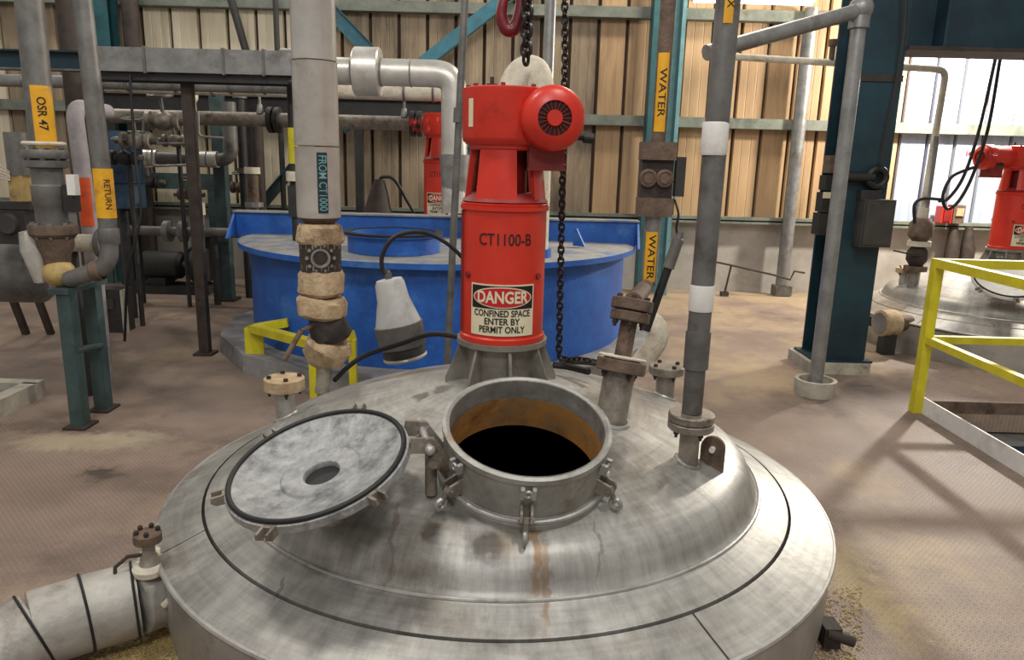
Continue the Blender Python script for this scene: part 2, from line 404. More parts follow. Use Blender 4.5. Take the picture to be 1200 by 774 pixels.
# ================================================================== SETTING
# floor with the hatch opening
PX0, PX1, PY0, PY1 = 2.99, 4.75, 2.75, 5.14
fb = MB()
def slab(x0, x1, y0, y1, z1=0, z0=-.14): fb.box(((x0+x1)/2, (y0+y1)/2, (z0+z1)/2), (x1-x0, y1-y0, z1-z0))
slab(-11, PX0, -3, 10.5); slab(PX1, 12, -3, 10.5); slab(PX0, PX1, -3, PY0); slab(PX0, PX1, PY1, 10.5)
tag(fb.build('floor', M['floor']), kind='structure')
# floor level below the hatch
tag(MB().box(((PX0+PX1)/2, 4, -3.05), (6, 6, .1)).build('floor_lower', M['concrete']), kind='structure')
# concrete dwarf wall
WY = 10.3
wb = MB().box((.5, WY+.15, .5), (23, .3, 1.0))
tag(wb.build('wall_back', M['concrete']), kind='structure')
tag(MB().box((.5, WY+.02, 1.02), (23, .42, .06)).box((.5, WY-.17, .985), (23, .04, .05)).build('trim_1', M['girt']), kind='structure')
# profiled cladding: one object per sheet
ws = bpy.data.objects.new('wall_cladding', None); C.objects.link(ws); ws.location = (0, WY, 1.05); ws['kind'] = 'structure'
def sheet_mesh(name, m, h=4.2, pitch=.372):
    prof = [(0, .0), (.014, 0), (.022, -.05), (.112, -.05), (.12, -.046), (.128, -.05), (.235, -.05), (.243, -.046), (.251, -.05), (.344, -.05), (.352, 0), (pitch, 0)]
    mb = MB(); vs = [(x, y, 0) for x, y in prof]+[(x, y, h) for x, y in prof]; n = len(prof)
    mb.add(vs, [(i, i+1, n+i+1, n+i) for i in range(n-1)])
    o = mb.build(name, m, ws, local=True, ang=20); me = o.data; me.materials.append(M['joint'])
    for i_ in (0, len(me.polygons)-1): me.polygons[i_].material_index = 1
    bpy.data.objects.remove(o); return me
SM = {k: sheet_mesh('cladding_sheet', M[k]) for k in ('sheet_tan', 'sheet_grime', 'sheet_cream', 'sheet_white')}
x = -10.5; k = 0
while x < 11.0:
    key = 'sheet_cream' if x < -2.75 else 'sheet_grime' if x < .9 else 'sheet_tan' if x < 4.95 else 'sheet_white'
    if key == 'sheet_cream' and random.random() < .2: key = 'sheet_grime'
    o = bpy.data.objects.new('cladding_sheet', SM[key]); C.objects.link(o); o.parent = ws; o.location = (x, 0, 0)
    x += .372; k += 1
# girts (horizontal rails)
for i, z in enumerate((2.33, 3.66)):
    g = MB().box((.5, WY-.13, z), (23, .16, .012)).box((.5, WY-.205, z-.06), (23, .012, .12)).box((.5, WY-.13, z-.12), (23, .16, .012))
    tag(g.build('trim_%d' % (i+2), M['girt']), kind='structure')
# low dark panel boards on the left lower wall
def h_column(name, x, y, z0, z1, wd, dp, m, label, m2=None, cat='steel column', rz=0):
    t = thing(name, label, cat, (x, y, z0))
    tw = .022
    MB().box((x, y-dp/2+tw/2, (z0+z1)/2), (wd, tw, z1-z0)).build('flange', m2 or m, t)
    MB().box((x, y+dp/2-tw/2, (z0+z1)/2), (wd, tw, z1-z0)).build('flange', m, t)
    MB().box((x, y, (z0+z1)/2), (.016, dp-2*tw, z1-z0)).build('web', m, t)
    MB().box((x, y, z0+.01), (wd+.1, dp+.1, .02)).build('base_plate', m, t)
    return t
# wall column in the middle (open face to the room)
cx_ = onY(775, 150, 9.95).x
t = thing('wall_column', 'slim teal steel column against the tan cladding behind the yellow-labelled pipe', 'steel column', (cx_, 9.95, 0))
MB().box((cx_-.16, 9.95, 2.6), (.1, .26, 5.2)).build('flange', M['teal'], t)
MB().box((cx_+.17, 9.95, 2.6), (.05, .26, 5.2)).build('flange', M['teal_light'], t)
MB().box((cx_, 10.02, 2.6), (.3, .02, 5.2)).build('web', M['teal_light'], t)
# column left at wall
cxl = onY(120, 20, 9.9).x
h_column('wall_column', cxl, 9.9, 0, 5.2, .26, .26, M['teal'], 'blue-green steel column against the cream cladding at far left')
cxl2 = onY(345, 20, 9.9).x
# big column right
t = h_column('building_column', 2.83, 6.34, .1, 5.0, .40, .36, M['teal_dark'], 'large dark teal building column standing beside a grey control box')
MB().box((2.80, 6.34, .05), (.52, .5, .1)).build('grout_pad', M['kerb'], t)
MB().box((2.83, 6.155, 2.42), (.41, .012, .05)).build('strap', M['brown_dark'], t)
# overhead beam top right
b0 = onY(1065, 68, 6.3)
t = thing('overhead_beam', 'dark blue-teal overhead girder running right from the big column', 'beam', (4.6, 6.3, b0.z))
zb = 2.63
MB().box((5.2, 6.3, zb+.015), (4.35, .4, .03)).build('bottom_flange', M['brown_dark'], t)
MB().box((5.2, 6.3, zb+.4), (4.35, .03, .74)).build('web', M['teal_dark'], t)
MB().box((5.2, 6.3, zb+.785), (4.35, .4, .03)).build('top_flange', M['teal_dark'], t)
for xx in (3.3, 4.2, 5.1): MB().box((xx, 6.2, zb+.4), (.02, .17, .74)).build('stiffener', M['teal_dark'], t)
# cross braces at wall
def strip(name, a, b, wd, m, label):
    t = thing(name, label, 'brace', (min(a.x, b.x), a.y, min(a.z, b.z)))
    d = (b-a).normalized(); nrm = Vector((0, 1, 0)); side = d.cross(nrm).normalized()
    MB().bar(a, b, wd, .012, up=(0, 1, 0)).build('angle_leg', m, t)
    MB().bar(a+side*wd/2+Vector((0, -.04, 0)), b+side*wd/2+Vector((0, -.04, 0)), .012, .08, up=(0, 1, 0)).build('angle_leg', M['teal'], t)
    return t
strip('wall_brace', onY(355, -22, 9.98), onY(560, 195, 9.98), .17, M['brace'], 'blue-green diagonal wall brace falling to the right behind the silver pipe')
strip('wall_brace', onY(640, -40, 9.9), onY(400, 150, 9.9), .17, M['brace'], 'blue-green diagonal wall brace rising to the right towards the hook')
strip('wall_brace', onY(300, 250, 9.8), onY(352, 188, 9.8), .12, M['green'], 'short dark green diagonal brace left of the silver riser')
strip('wall_brace', onY(175, 340, 9.5), onY(285, 258, 9.5), .2, M['dark'], 'wide black diagonal brace low on the left wall')

# ================================================================== REACTOR VESSEL
TC = Vector((-.042, 3.06, 0))
PROF = [(1.36, 0), (1.372, .10), (1.372, .285), (1.385, .292), (1.388, .302), (1.374, .315), (1.30, .338), (1.215, .372), (1.211, .366), (1.205, .376), (1.16, .396), (1.105, .418), (1.085, .428), (1.072, .445), (1.062, .470), (1.048, .500), (1.024, .530), (.985, .556), (.92, .584), (.8, .632), (.65, .683), (.5, .725), (.35, .762), (.2, .79), (0, .81)]
def zs(r):
    for (r0, z0), (r1, z1) in zip(PROF, PROF[1:]):
        if r1 <= r <= r0 and z1 >= z0-.01: return z0+(z1-z0)*(r0-r)/max(1e-9, r0-r1)
    return 0
def D(px, py):
    """where a line of sight meets the vessel top"""
    d = ray(px, py); tt = 1.2
    while tt < 8:
        p = CAMP+d*tt; r = math.hypot(p.x-TC.x, p.y-TC.y)
        if r < 1.37 and p.z < zs(r): return p
        tt += .004
    p = onZ(px, py, .56); r = math.hypot(p.x-TC.x, p.y-TC.y)
    if r > 1.05: p = TC+(p-TC)*(1.05/r); r = 1.05
    p.z = zs(r); return p
def dome_n(p):
    r = math.hypot(p.x-TC.x, p.y-TC.y); s = -(zs(min(1.3, r+.02))-zs(max(0, r-.02)))/.04
    d = Vector((p.x-TC.x, p.y-TC.y, 0)).normalized() if r > 0 else Vector((0, 0, 0))
    return (Vector((0, 0, 1))+d*s).normalized()

# vessel steel with positioned stains: spills and rust runs with shapes of their own (in vessel coordinates)
def vessel_mat():
    m = M['steel'].copy(); m.name = 'stained_vessel_steel'; nt = m.node_tree; N = nt.nodes; L = nt.links; bs = N['Principled BSDF']
    col = bs.inputs['Base Color'].links[0].from_socket
    tc = N.new('ShaderNodeTexCoord')
    nz = N.new('ShaderNodeTexNoise'); nz.inputs['Scale'].default_value = 14; nz.inputs['Detail'].default_value = 5; L.new(tc.outputs['Object'], nz.inputs['Vector'])
    # warped coordinates
    sb = N.new('ShaderNodeVectorMath'); sb.operation = 'SUBTRACT'; L.new(nz.outputs['Color'], sb.inputs[0]); sb.inputs[1].default_value = (.5, .5, .5)
    sc = N.new('ShaderNodeVectorMath'); sc.operation = 'SCALE'; L.new(sb.outputs[0], sc.inputs[0]); sc.inputs['Scale'].default_value = .09
    ad = N.new('ShaderNodeVectorMath'); ad.operation = 'ADD'; L.new(tc.outputs['Object'], ad.inputs[0]); L.new(sc.outputs[0], ad.inputs[1])
    spots = [((568, 640), (.075, .06), (70, 60, 54), .85), ((505, 622), (.03, .05), (78, 66, 56), .8), ((493, 466), (.03, .05), (84, 66, 54), .8),
             ((518, 457), (.04, .05), (84, 66, 54), .7), ((630, 640), (.02, .11), (128, 92, 46), .75), ((595, 625), (.05, .09), (126, 112, 90), .6),
             ((640, 690), (.015, .14), (126, 96, 58), .6), ((460, 630), (.012, .13), (112, 96, 82), .55), ((470, 440), (.2, .06), (130, 100, 74), .55),
             ((330, 690), (.008, .05), (90, 84, 76), .5), ((400, 585), (.1, .03), (84, 82, 80), .6), ((700, 640), (.006, .1), (120, 104, 82), .5), ((560, 425), (.12, .1), (120, 96, 78), .5)]
    for (pp, (rx, ry), c, a) in spots:
        p = D(*pp)
        if p is None: continue
        q = p-TC
        s2 = N.new('ShaderNodeVectorMath'); s2.operation = 'SUBTRACT'; L.new(ad.outputs[0], s2.inputs[0]); s2.inputs[1].default_value = (q.x, q.y, q.z)
        m2 = N.new('ShaderNodeVectorMath'); m2.operation = 'MULTIPLY'; L.new(s2.outputs[0], m2.inputs[0]); m2.inputs[1].default_value = (1/rx, 1/ry, 0)
        ln = N.new('ShaderNodeVectorMath'); ln.operation = 'LENGTH'; L.new(m2.outputs[0], ln.inputs[0])
        rg = N.new('ShaderNodeMapRange'); rg.interpolation_type = 'SMOOTHSTEP'; rg.inputs[1].default_value = 1.15; rg.inputs[2].default_value = .45; rg.inputs[3].default_value = 0; rg.inputs[4].default_value = a
        L.new(ln.outputs['Value'], rg.inputs[0])
        mx = N.new('ShaderNodeMix'); mx.data_type = 'RGBA'; L.new(rg.outputs[0], mx.inputs[0]); L.new(col, mx.inputs[6]); mx.inputs[7].default_value = lin(c); col = mx.outputs[2]
    # fine radial wipe marks and run-off streaks
    sx = N.new('ShaderNodeSeparateXYZ'); L.new(tc.outputs['Object'], sx.inputs[0])
    an = math_node(nt, 'ARCTAN2', sx.outputs[1], sx.outputs[0])
    rd = math_node(nt, 'SQRT', math_node(nt, 'ADD', math_node(nt, 'MULTIPLY', sx.outputs[0], sx.outputs[0]), math_node(nt, 'MULTIPLY', sx.outputs[1], sx.outputs[1])))
    cb = N.new('ShaderNodeCombineXYZ'); L.new(math_node(nt, 'MULTIPLY', an, 11.0), cb.inputs[0]); L.new(math_node(nt, 'MULTIPLY', rd, 2.2), cb.inputs[1])
    ns = N.new('ShaderNodeTexNoise'); ns.inputs['Scale'].default_value = 2.2; ns.inputs['Detail'].default_value = 8; ns.inputs['Roughness'].default_value = .7; L.new(cb.outputs[0], ns.inputs['Vector'])
    cb2 = N.new('ShaderNodeCombineXYZ'); L.new(math_node(nt, 'MULTIPLY', an, 2.0), cb2.inputs[0]); L.new(math_node(nt, 'MULTIPLY', rd, 26.0), cb2.inputs[1])
    ns2 = N.new('ShaderNodeTexNoise'); ns2.inputs['Scale'].default_value = 2.0; ns2.inputs['Detail'].default_value = 6; L.new(cb2.outputs[0], ns2.inputs['Vector'])
    sm = math_node(nt, 'ADD', math_node(nt, 'MULTIPLY', ns.outputs['Fac'], .65), math_node(nt, 'MULTIPLY', ns2.outputs['Fac'], .35))
    rs = N.new('ShaderNodeMapRange'); rs.inputs[1].default_value = .36; rs.inputs[2].default_value = .60; rs.inputs[3].default_value = .66; rs.inputs[4].default_value = 1.08; L.new(sm, rs.inputs[0])
    mm = N.new('ShaderNodeVectorMath'); mm.operation = 'SCALE'; L.new(col, mm.inputs[0]); L.new(rs.outputs[0], mm.inputs['Scale'])
    L.new(mm.outputs[0], bs.inputs['Base Color'])
    return m
M['vessel'] = vessel_mat()

MH_N = Vector((.06, -math.sin(math.radians(17)), math.cos(math.radians(17)))).normalized()
MH_B = TC+Vector((.092, -.66, .678)); MH_R = .277
def make_vessel():
    t = thing('reactor_vessel', 'large domed stainless steel reactor vessel with open manhole in the foreground', 'vessel', TC)
    MB().lathe(PROF[:3], TC, seg=128).build('skirt', M['steel'], t)
    MB().torus(TC+Vector((0, 0, .303)), (0, 0, 1), 1.376, .011, 128, 8).build('rim_weld', M['steel_brush'], t)
    # outer apron: separate plates with open seams between them
    seams = [.53+2*PI*i/4 for i in range(4)]
    vmat = M['vessel']
    for i in range(4):
        a0, a1 = seams[i]+.003, seams[(i+1) % 4]-.003
        if a1 < a0: a1 += 2*PI
        mb = MB(); n = 36; prof = [(1.374, .300), (1.374, .313), (1.30, .340), (1.218, .372), (1.218, .355)]; vs = []; fs = []
        for kk in range(n+1):
            a = a0+(a1-a0)*kk/n
            for r, z in prof: vs.append(TC+Vector((math.sin(a)*r, -math.cos(a)*r, z)))
        m_ = len(prof)
        for kk in range(n):
            for j in range(m_-1): fs.append((kk*m_+j, (kk+1)*m_+j, (kk+1)*m_+j+1, kk*m_+j+1))
        fs.append(tuple(range(m_))); fs.append(tuple(n*m_+j for j in range(m_)))
        mb.add(vs, fs); mb.build('apron_plate', vmat, t)
    # dark seam bed below the plates
    MB().lathe([(1.37, .296), (1.21, .352), (1.205, .36)], TC, seg=128).build('seam_bed', M['brown_dark'], t)
    # dome (inner apron + knuckle + crown) with the manhole opening cut out
    prof = [(1.206, .355), (1.206, .376), (1.16, .396)]+[q for q in PROF if q[0] <= 1.11 and q[0] > .95]
    rr = .95
    while rr > .02: prof.append((rr, zs(rr))); rr -= .0125
    prof.append((0, .81))
    mb = MB().lathe(prof, TC, seg=360)
    keep = []
    for f in mb.f:
        c = sum((mb.v[i] for i in f), Vector())/len(f); d = c-MH_B; d2 = d-MH_N*d.dot(MH_N)
        if d2.length > MH_R*1.0 or abs(d.dot(MH_N)) > .3: keep.append(f)
    mb.f = keep
    mb.build('dome', vmat, t)
    MB().torus(TC+Vector((0, 0, .424)), (0, 0, 1), 1.093, .007, 128, 8).build('knuckle_weld', M['steel_brush'], t)
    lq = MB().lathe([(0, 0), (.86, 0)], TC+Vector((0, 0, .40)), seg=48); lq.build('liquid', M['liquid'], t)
    # manhole neck
    nk = MB().lathe([(MH_R+.02, -.055), (MH_R+.02, .0), (MH_R+.002, .018), (MH_R+.002, .150), (MH_R+.008, .156), (MH_R+.008, .174), (MH_R-.004, .178), (MH_R-.016, .172), (MH_R-.016, .10)], MH_B, MH_N, 72)
    nk = nk.build('manhole_neck', M['neck'], t)
    MB().lathe([(MH_R-.015, .175), (MH_R-.015, .09)], MH_B, MH_N, 72).build('inner_wall', M['lid'], nk)
    MB().lathe([(MH_R-.0155, .095), (MH_R-.016, -.03)], MH_B, MH_N, 72).build('rusty_band', M['rust'], nk)
    MB().torus(MH_B+MH_N*.012, MH_N, MH_R+.014, .009, 72, 8).build('base_weld', M['steel_brush'], nk)
    u, v, n = frame(MH_N)
    for deg in (2, 62, 122, 178, 245, 312):
        a = math.radians(deg); d = None
        # angle 0 towards the viewer, counted to the right
        fwd = (Vector((0, -1, 0))-MH_N*Vector((0, -1, 0)).dot(MH_N)).normalized(); rgt = fwd.cross(MH_N)*-1
        if rgt.x < 0: rgt = -rgt
        d = fwd*math.cos(a)+rgt*math.sin(a); tg = MH_N.cross(d)
        if 225 < deg < 300: continue
        base = MH_B+d*(MH_R+.02)+MH_N*.055
        sb = MB()
        for s in (-1, 1):
            sb.prism([(-.02, -.03), (.03, -.02), (.042, 0), (.03, .022), (-.02, .03)], base+tg*.016*s, d, MH_N, tg, .008)
        bp = sb.build('clamp_lug', M['steel_dirty'], t)
        MB().cyl(base+d*.025-tg*.026, base+d*.025+tg*.026, .007, seg=8).build('pin', M['steel_dirty'], bp)
        # swing bolt lying down over the dome
        o2 = base+d*.025; dn = (d*.45-MH_N*.85).normalized()
        MB().cyl(o2, o2+dn*.05, .009, seg=8).cyl(o2-dn*.005, o2+dn*.012, .014, seg=10).build('swing_bolt', M['steel_dirty'], bp)
        MB().torus(o2+dn*.058, tg, .018, .008, 16, 8).build('eye_nut', M['steel_brush'], bp)
        # upper clip at the rim
        up_ = MH_B+d*(MH_R+.018)+MH_N*.135
        MB().box(up_-tg*.018, (.02, .012, .035), Matrix((d, tg, MH_N)).transposed()).box(up_+tg*.018, (.02, .012, .035), Matrix((d, tg, MH_N)).transposed()).torus(up_+d*.006, d, .011, .005, 12, 6).build('rim_clip', M['steel_brush'], bp)
    # ---- lid, folded back to the left with its underside up
    LN = Vector((-.19, -.22, .9)).normalized(); LC = onZ(372, 541, .775); LR = .277
    lid = MB().lathe([(LR+.012, -.03), (LR+.012, -.004), (LR-.004, .0), (LR-.02, -.004), (LR-.03, -.012), (.18, -.03), (.13, -.04), (.122, -.034), (.10, -.036), (.06, -.044), (.056, -.05), (.056, -.07), (.075, -.07), (.075, -.062), (.15, -.056), (LR-.03, -.036), (LR+.012, -.03)], LC, LN, 72)
    lid = lid.build('manhole_lid', M['lid'], t); lid['label'] = 'dished manhole lid with dark gasket and centre port'
    MB().torus(LC+LN*.002, LN, LR-.002, .0085, 72, 10).build('gasket', M['black'], lid)
    MB().lathe([(0, -.062), (.057, -.062)], LC, LN, 32).build('port_glass', M['black'], lid)
    MB().lathe([(.075, -.06), (.075, -.15), (.1, -.15), (.1, -.18), (0, -.18)], LC, LN, 32).build('port_stub', M['steel_dirty'], lid)
    u, v, n = frame(LN)
    hd = (MH_B+MH_N*.17-LC); hd = (hd-LN*hd.dot(LN)).normalized(); h2 = LN.cross(hd)
    for deg in (60, 118, 180, 238, 300):
        a = math.radians(deg); d = hd*math.cos(a)+h2*math.sin(a); tg = LN.cross(d)
        lb_ = MB()
        for s in (-1, 1):
            lb_.prism([(-.02, -.03), (.03, -.026), (.045, -.012), (.04, .004), (-.01, .002)], LC+d*(LR+.01)+tg*.017*s-LN*.004, d, LN, tg, .009)
        lb_.box(LC+d*(LR+.008)-LN*.014, (.02, .03, .022), Matrix((d, tg, LN)).transposed())
        lb_.build('lid_lug', M['steel_dirty'], lid)
    # hinge between neck and lid
    e0 = LC+hd*(LR+.01); e1 = MH_B+MH_N*.12-hd*(MH_R+.005); mid = e0.lerp(e1, .45)+Vector((0, 0, .035))
    for s in (-1, 1):
        off = h2*.055*s
        MB().bar(e0+off-LN*.015, mid+off, .014, .05).cyl(mid+off-h2*.008, mid+off+h2*.008, .028, seg=14).build('hinge_arm', M['steel_dirty'], lid)
        MB().bar(mid+off*.72, e1+off*.72, .014, .055).build('hinge_bracket', M['steel_dirty'], t)
    MB().cyl(mid-h2*.085, mid+h2*.085, .012, seg=12).sphere(mid-h2*.085, .017).sphere(mid+h2*.085, .017).build('hinge_pin', M['steel_brush'], lid)
    MB().cyl(mid-h2*.06+Vector((.02, 0, -.06)), mid+h2*.06+Vector((.02, 0, -.06)), .02, seg=12).cyl(mid+Vector((.02, 0, -.06)), mid+Vector((.02, 0, -.2)), .02, seg=12).build('hinge_post', M['steel_dirty'], t)
    # ---- agitator pedestal
    ped = MB().lathe([(.15, -.05), (.15, .155)], TC+Vector((0, 0, .80)), seg=40).lathe([(.19, 0), (.19, .022), (.10, .022), (.1, 0), (.19, 0)], TC+Vector((0, 0, .955)), seg=48).build('pedestal', M['pedestal'], t)
    for i in range(8):
        a = 2*PI*i/8+.2; d = Vector((math.sin(a), -math.cos(a), 0)); tg = Vector((d.y, -d.x, 0))
        MB().prism([(.148, -.04), (.24, -.04), (.24, -.0), (.18, .152), (.148, .152)], TC+Vector((0, 0, .803)), d, (0, 0, 1), tg, .012).build('gusset', M['pedestal'], ped)
    return t
VESSEL = make_vessel()

def flange(mb, c, n, r, th, hole=0, seg=28):
    n = Vector(n).normalized(); c = Vector(c)
    return mb.lathe([(0, 0), (r-.004, 0), (r, .004), (r, th-.004), (r-.004, th), (0, th)], c, n, seg)
def bolts(c, n, r, th, k=4, br=.0105, a0=.4, m=None):
    mb = MB(); u, v, n = frame(n); c = Vector(c)
    for i in range(k):
        a = 2*PI*i/k+a0; d = u*math.cos(a)+v*math.sin(a); p = c+d*r
        mb.cyl(p-n*.026, p+n*(th+.013), br*.55, seg=6); mb.cyl(p+n*th, p+n*(th+.012), br, seg=6); mb.cyl(p-n*.014, p, br, seg=6)
    return mb
# nozzle with blind flange, left of the lid
def vessel_nozzle(p, n, h, r, fr, th, mpipe, mfl, name='nozzle', k=4, reinf=True):
    p = Vector(p); n = Vector(n).normalized()
    nz = MB().cyl(p-n*.05, p+n*h, r, seg=24).build(name, mpipe, VESSEL)
    if reinf: MB().torus(p+dome_n(p)*.002, dome_n(p), r+.008, .009, 28, 6).build('nozzle_weld', M['steel_brush'], nz)
    flange(MB(), p+n*h, n, fr, th).build('flange', mfl, nz)
    bolts(p+n*h, n, fr*.74, th, k).build('flange_bolts', M['brown_dark'], nz)['kind'] = 'stuff'
    return p+n*(h+th)
p = D(335, 488); vessel_nozzle(p, (0, 0, 1), .125, .042, .088, .055, M['steel'], M['insul'], k=4)
# nozzle under the grey riser + lifting lug
N3 = onY(806, 540, 2.62); N3.z = zs(math.hypot(N3.x-TC.x, N3.y-TC.y))
N3T = vessel_nozzle(N3, (0, 0, 1), .13, .037, .085, .03, M['steel_dirty'], M['steel_dirty'], k=4)
lug = N3+Vector((.10, .03, 0)); lug.z = zs(math.hypot(lug.x-TC.x, lug.y-TC.y))
poly = [(-.045, -.06), (.045, -.06)]+[(.045*math.cos(a), .075+.045*math.sin(a)) for a in [PI*i/10 for i in range(11)]]
MB().prism(poly, lug, (.9, -.43, 0), (0, 0, 1), (.43, .9, 0), .016).build('lifting_lug', M['brown'], VESSEL)
MB().cyl(lug+Vector((-.012, -.026, .072)), lug+Vector((0.0, .0, .072)), .011, seg=16).build('lug_pad', M['white'], VESSEL)
# sloped nozzle right of the agitator
N4 = D(716, 492); n4 = Vector((.16, .22, 1)).normalized()
N4T = vessel_nozzle(N4, n4, .19, .062, .098, .05, M['steel_dirty'], M['brown'], k=4)
# rear nozzle behind the grey riser
N5 = TC+Vector((.80, .42, 0)); N5.z = zs(.9); vessel_nozzle(N5, (0, 0, 1), .12, .045, .085, .04, M['steel_dirty'], M['steel_dirty'])
# side nozzle boss bottom right
sb_ = onZ(975, 748, .06)
MB().box(sb_+Vector((.0, .03, 0)), (.06, .08, .08)).cyl(sb_+Vector((-.02, 0, .02)), sb_+Vector((.07, -.02, .0)), .02, seg=12).build('skirt_bracket', M['brown_dark'], VESSEL)

# ================================================================== AGITATOR
def make_agitator(label, loc, yaw=0.0, sign_az=0.0, reach=.20, side=.178):
    """yaw turns gearbox and motor, sign_az turns the drum print; local z=0 is the drum foot"""
    t = thing('agitator', label, 'agitator', loc)
    RZ = Matrix.Rotation(yaw, 3, 'Z')
    Z = lambda z: Vector((0, 0, z))
    def B(mb, name, m, par=t, turn=True):
        if turn: mb.v = [RZ @ p for p in mb.v]
        return mb.build(name, m, par, local=True)
    cyl = B(MB().lathe([(0, 0), (.178, 0), (.178, .02), (.171, .026), (.171, .53), (.18, .534), (.181, .549), (.1, .549), (0, .549)], Z(0), seg=56), 'housing_drum', M['red'])
    B(MB().box(Z(.28)+Vector((-.168, -.045, 0)), (.012, .02, .5)), 'drum_seam', M['red_dark'], cyl)
    for a in (-.95, .95):
        d = Vector((math.sin(a), -math.cos(a), 0)); B(MB().cyl(Z(.275)+d*.165, Z(.275)+d*.18, .013, seg=12), 'drum_plug', M['red_dark'], cyl)
    B(MB().lathe([(.175, 0), (.178, .01), (.165, .018), (.0, .018)], Z(.549), seg=48), 'lantern_flange', M['red'])
    B(MB().cyl(Z(.55), Z(.80), .085, seg=24), 'coupling', M['red_dark'])
    for i in range(4):
        a = 2*PI*i/4+.12-.35; d = Vector((math.sin(a), -math.cos(a), 0)); tg = Vector((-d.y, d.x, 0))
        mb = MB(); n = 8; vs = []; fs = []
        for kk in range(n+1):
            b = (kk/n-.5)*1.06
            for (z, r) in ((.565, .166), (.785, .142)):
                dd = d*math.cos(b)+tg*math.sin(b)
                vs += [Z(z)+dd*r, Z(z)+dd*(r-.02)]
        for kk in range(n):
            q = kk*4
            fs += [(q, q+4, q+6, q+2), (q+1, q+3, q+7, q+5), (q, q+1, q+5, q+4), (q+2, q+6, q+7, q+3)]
        fs += [(0, 2, 3, 1), (n*4, n*4+1, n*4+3, n*4+2)]
        mb.add(vs, fs); B(mb, 'lantern_wall', M['red'])
    B(MB().lathe([(.176, .567), (.16, .585), (.145, .60), (.0, .60)], Z(0), seg=40), 'lantern_sill', M['red_dark'])
    B(MB().lathe([(.143, .765), (.15, .772), (.15, .788), (0, .788)], Z(0), seg=40), 'lantern_collar', M['red'])
    gb = B(MB().lathe([(0, .786), (.160, .786), (.174, .80), (.177, .812), (.177, .972), (.179, .982), (.179, .997), (.166, 1.002), (0, 1.004)], Z(0), seg=56), 'gearbox', M['red'])
    B(MB().box(Z(.895)+Vector((.11, .06, 0)), (.2, .2, .19)), 'gearbox_side', M['red'], gb)
    B(MB().sector(Z(0), .178, .1795, .85, .955, -.95, -.8), 'nameplate', M['cream'], gb)
    mb = MB()
    for a in (-.9, -.1, .7, 1.7, 2.7, 3.9, 4.8): d = Vector((math.sin(a), -math.cos(a), 0)); mb.cyl(Z(.998)+d*.155, Z(1.012)+d*.155, .009, seg=6)
    B(mb, 'cover_bolts', M['red_dark'], gb)['kind'] = 'stuff'
    bq = Vector((-.06, -.06, 0)); B(MB().cyl(Z(1.0)+bq, Z(1.014)+bq, .022, seg=12).cyl(Z(1.014)+bq, Z(1.04)+bq, .008, seg=8), 'breather', M['brown_dark'], gb)
    mc = Vector((side, -reach, .885)); ax = Vector((.10, -1, -.02)).normalized(); u, v, n = frame(ax)
    B(MB().lathe([(0, -.13-reach), (.09, -.13-reach), (.105, -.11-reach), (.108, -.06), (.0, -.06)], mc, ax, 40), 'motor_body', M['red'])
    cov = B(MB().lathe([(.115, -.09), (.121, -.085), (.122, -.03), (.116, -.004), (.098, .014), (.064, .024), (.064, .012), (.0, .012)], mc, ax, 48), 'fan_cover', M['red'])
    B(MB().lathe([(0, .0135), (.0635, .0135)], mc, ax, 40), 'fan_opening', M['black'], cov)
    B(MB().lathe([(0, .027), (.028, .027), (.03, .022), (.03, .014)], mc, ax, 32), 'cover_hub', M['red'], cov)
    mb = MB()
    for i in range(20):
        a = 2*PI*i/20; d = u*math.cos(a)+v*math.sin(a); mb.bar(mc+d*.026+ax*.020, mc+d*.066+ax*.020, .0026, .004, up=ax)
        B(mb, 'fan_grille', M['red'], cov)
    tb = B(MB().box(mc-ax*.14+Vector((-.005, .0, -.135)), (.14, .13, .10)), 'terminal_box', M['red_dark'])
    B(MB().box(mc-ax*.14+Vector((-.005, -.002, -.19)), (.15, .14, .012)), 'box_lid', M['red_dark'], tb)
    B(MB().cyl(mc+Vector((.08, .1, -.06)), mc+Vector((.15, .1, -.065)), .014, seg=10).cyl(mc+Vector((.12, .1, -.065)), mc+Vector((.16, .1, -.068)), .02, seg=10), 'cable_gland', M['black'])
    # ---- print on the drum
    o = Vector((0, 0, 0)); r = .1715; sa = sign_az
    mb = MB(); wrap_text(mb, 'CT1100-B', .066, (0, 0), r+.0012, .422, sa+.04, bold=.0006, sx=.80)
    mb.build('stencil_lettering', M['ink'], t, local=True)
    za, zb_, h = .038, .247, .80
    s = MB().sector(o, r, r+.0022, za, zb_, sa-h, sa+h, 40).build('danger_sign', M['cream'], t, local=True)
    s['label'] = 'white, black and red danger sign with oval'
    MB().sector(o, r, r+.0032, zb_-.098, zb_-.006, sa-h+.04, sa+h-.04, 40).build('black_panel', M['ink'], s, local=True)
    def oval(rx, ry, zc, rr, name, m):
        n = 48; rows = 6; mb = MB(); pts = []
        for j in range(rows+1):
            for i in range(n):
                a = 2*PI*i/n; x = sa*rr+rx*j/rows*math.cos(a); y = ry*j/rows*math.sin(a); pts.append((rr*math.sin(x/rr), -rr*math.cos(x/rr), zc+y))
        fs = []
        for j in range(1, rows):
            for i in range(n): fs.append((j*n+i, j*n+(i+1) % n, (j+1)*n+(i+1) % n, (j+1)*n+i))
        fs.append(tuple(n+i for i in range(n)))
        mb.add(pts, fs); return mb.build(name, m, s, local=True)
    zc = zb_-.052
    oval(.126, .043, zc, r+.0042, 'oval_border', M['cream'])
    oval(.121, .0385, zc, r+.0052, 'oval', M['sign_red'])
    mb = MB(); wrap_text(mb, 'DANGER', .066, (0, 0), r+.0064, zc-.001, sa, bold=.002, sx=.80)
    mb.build('danger_lettering', M['cream'], s, local=True)
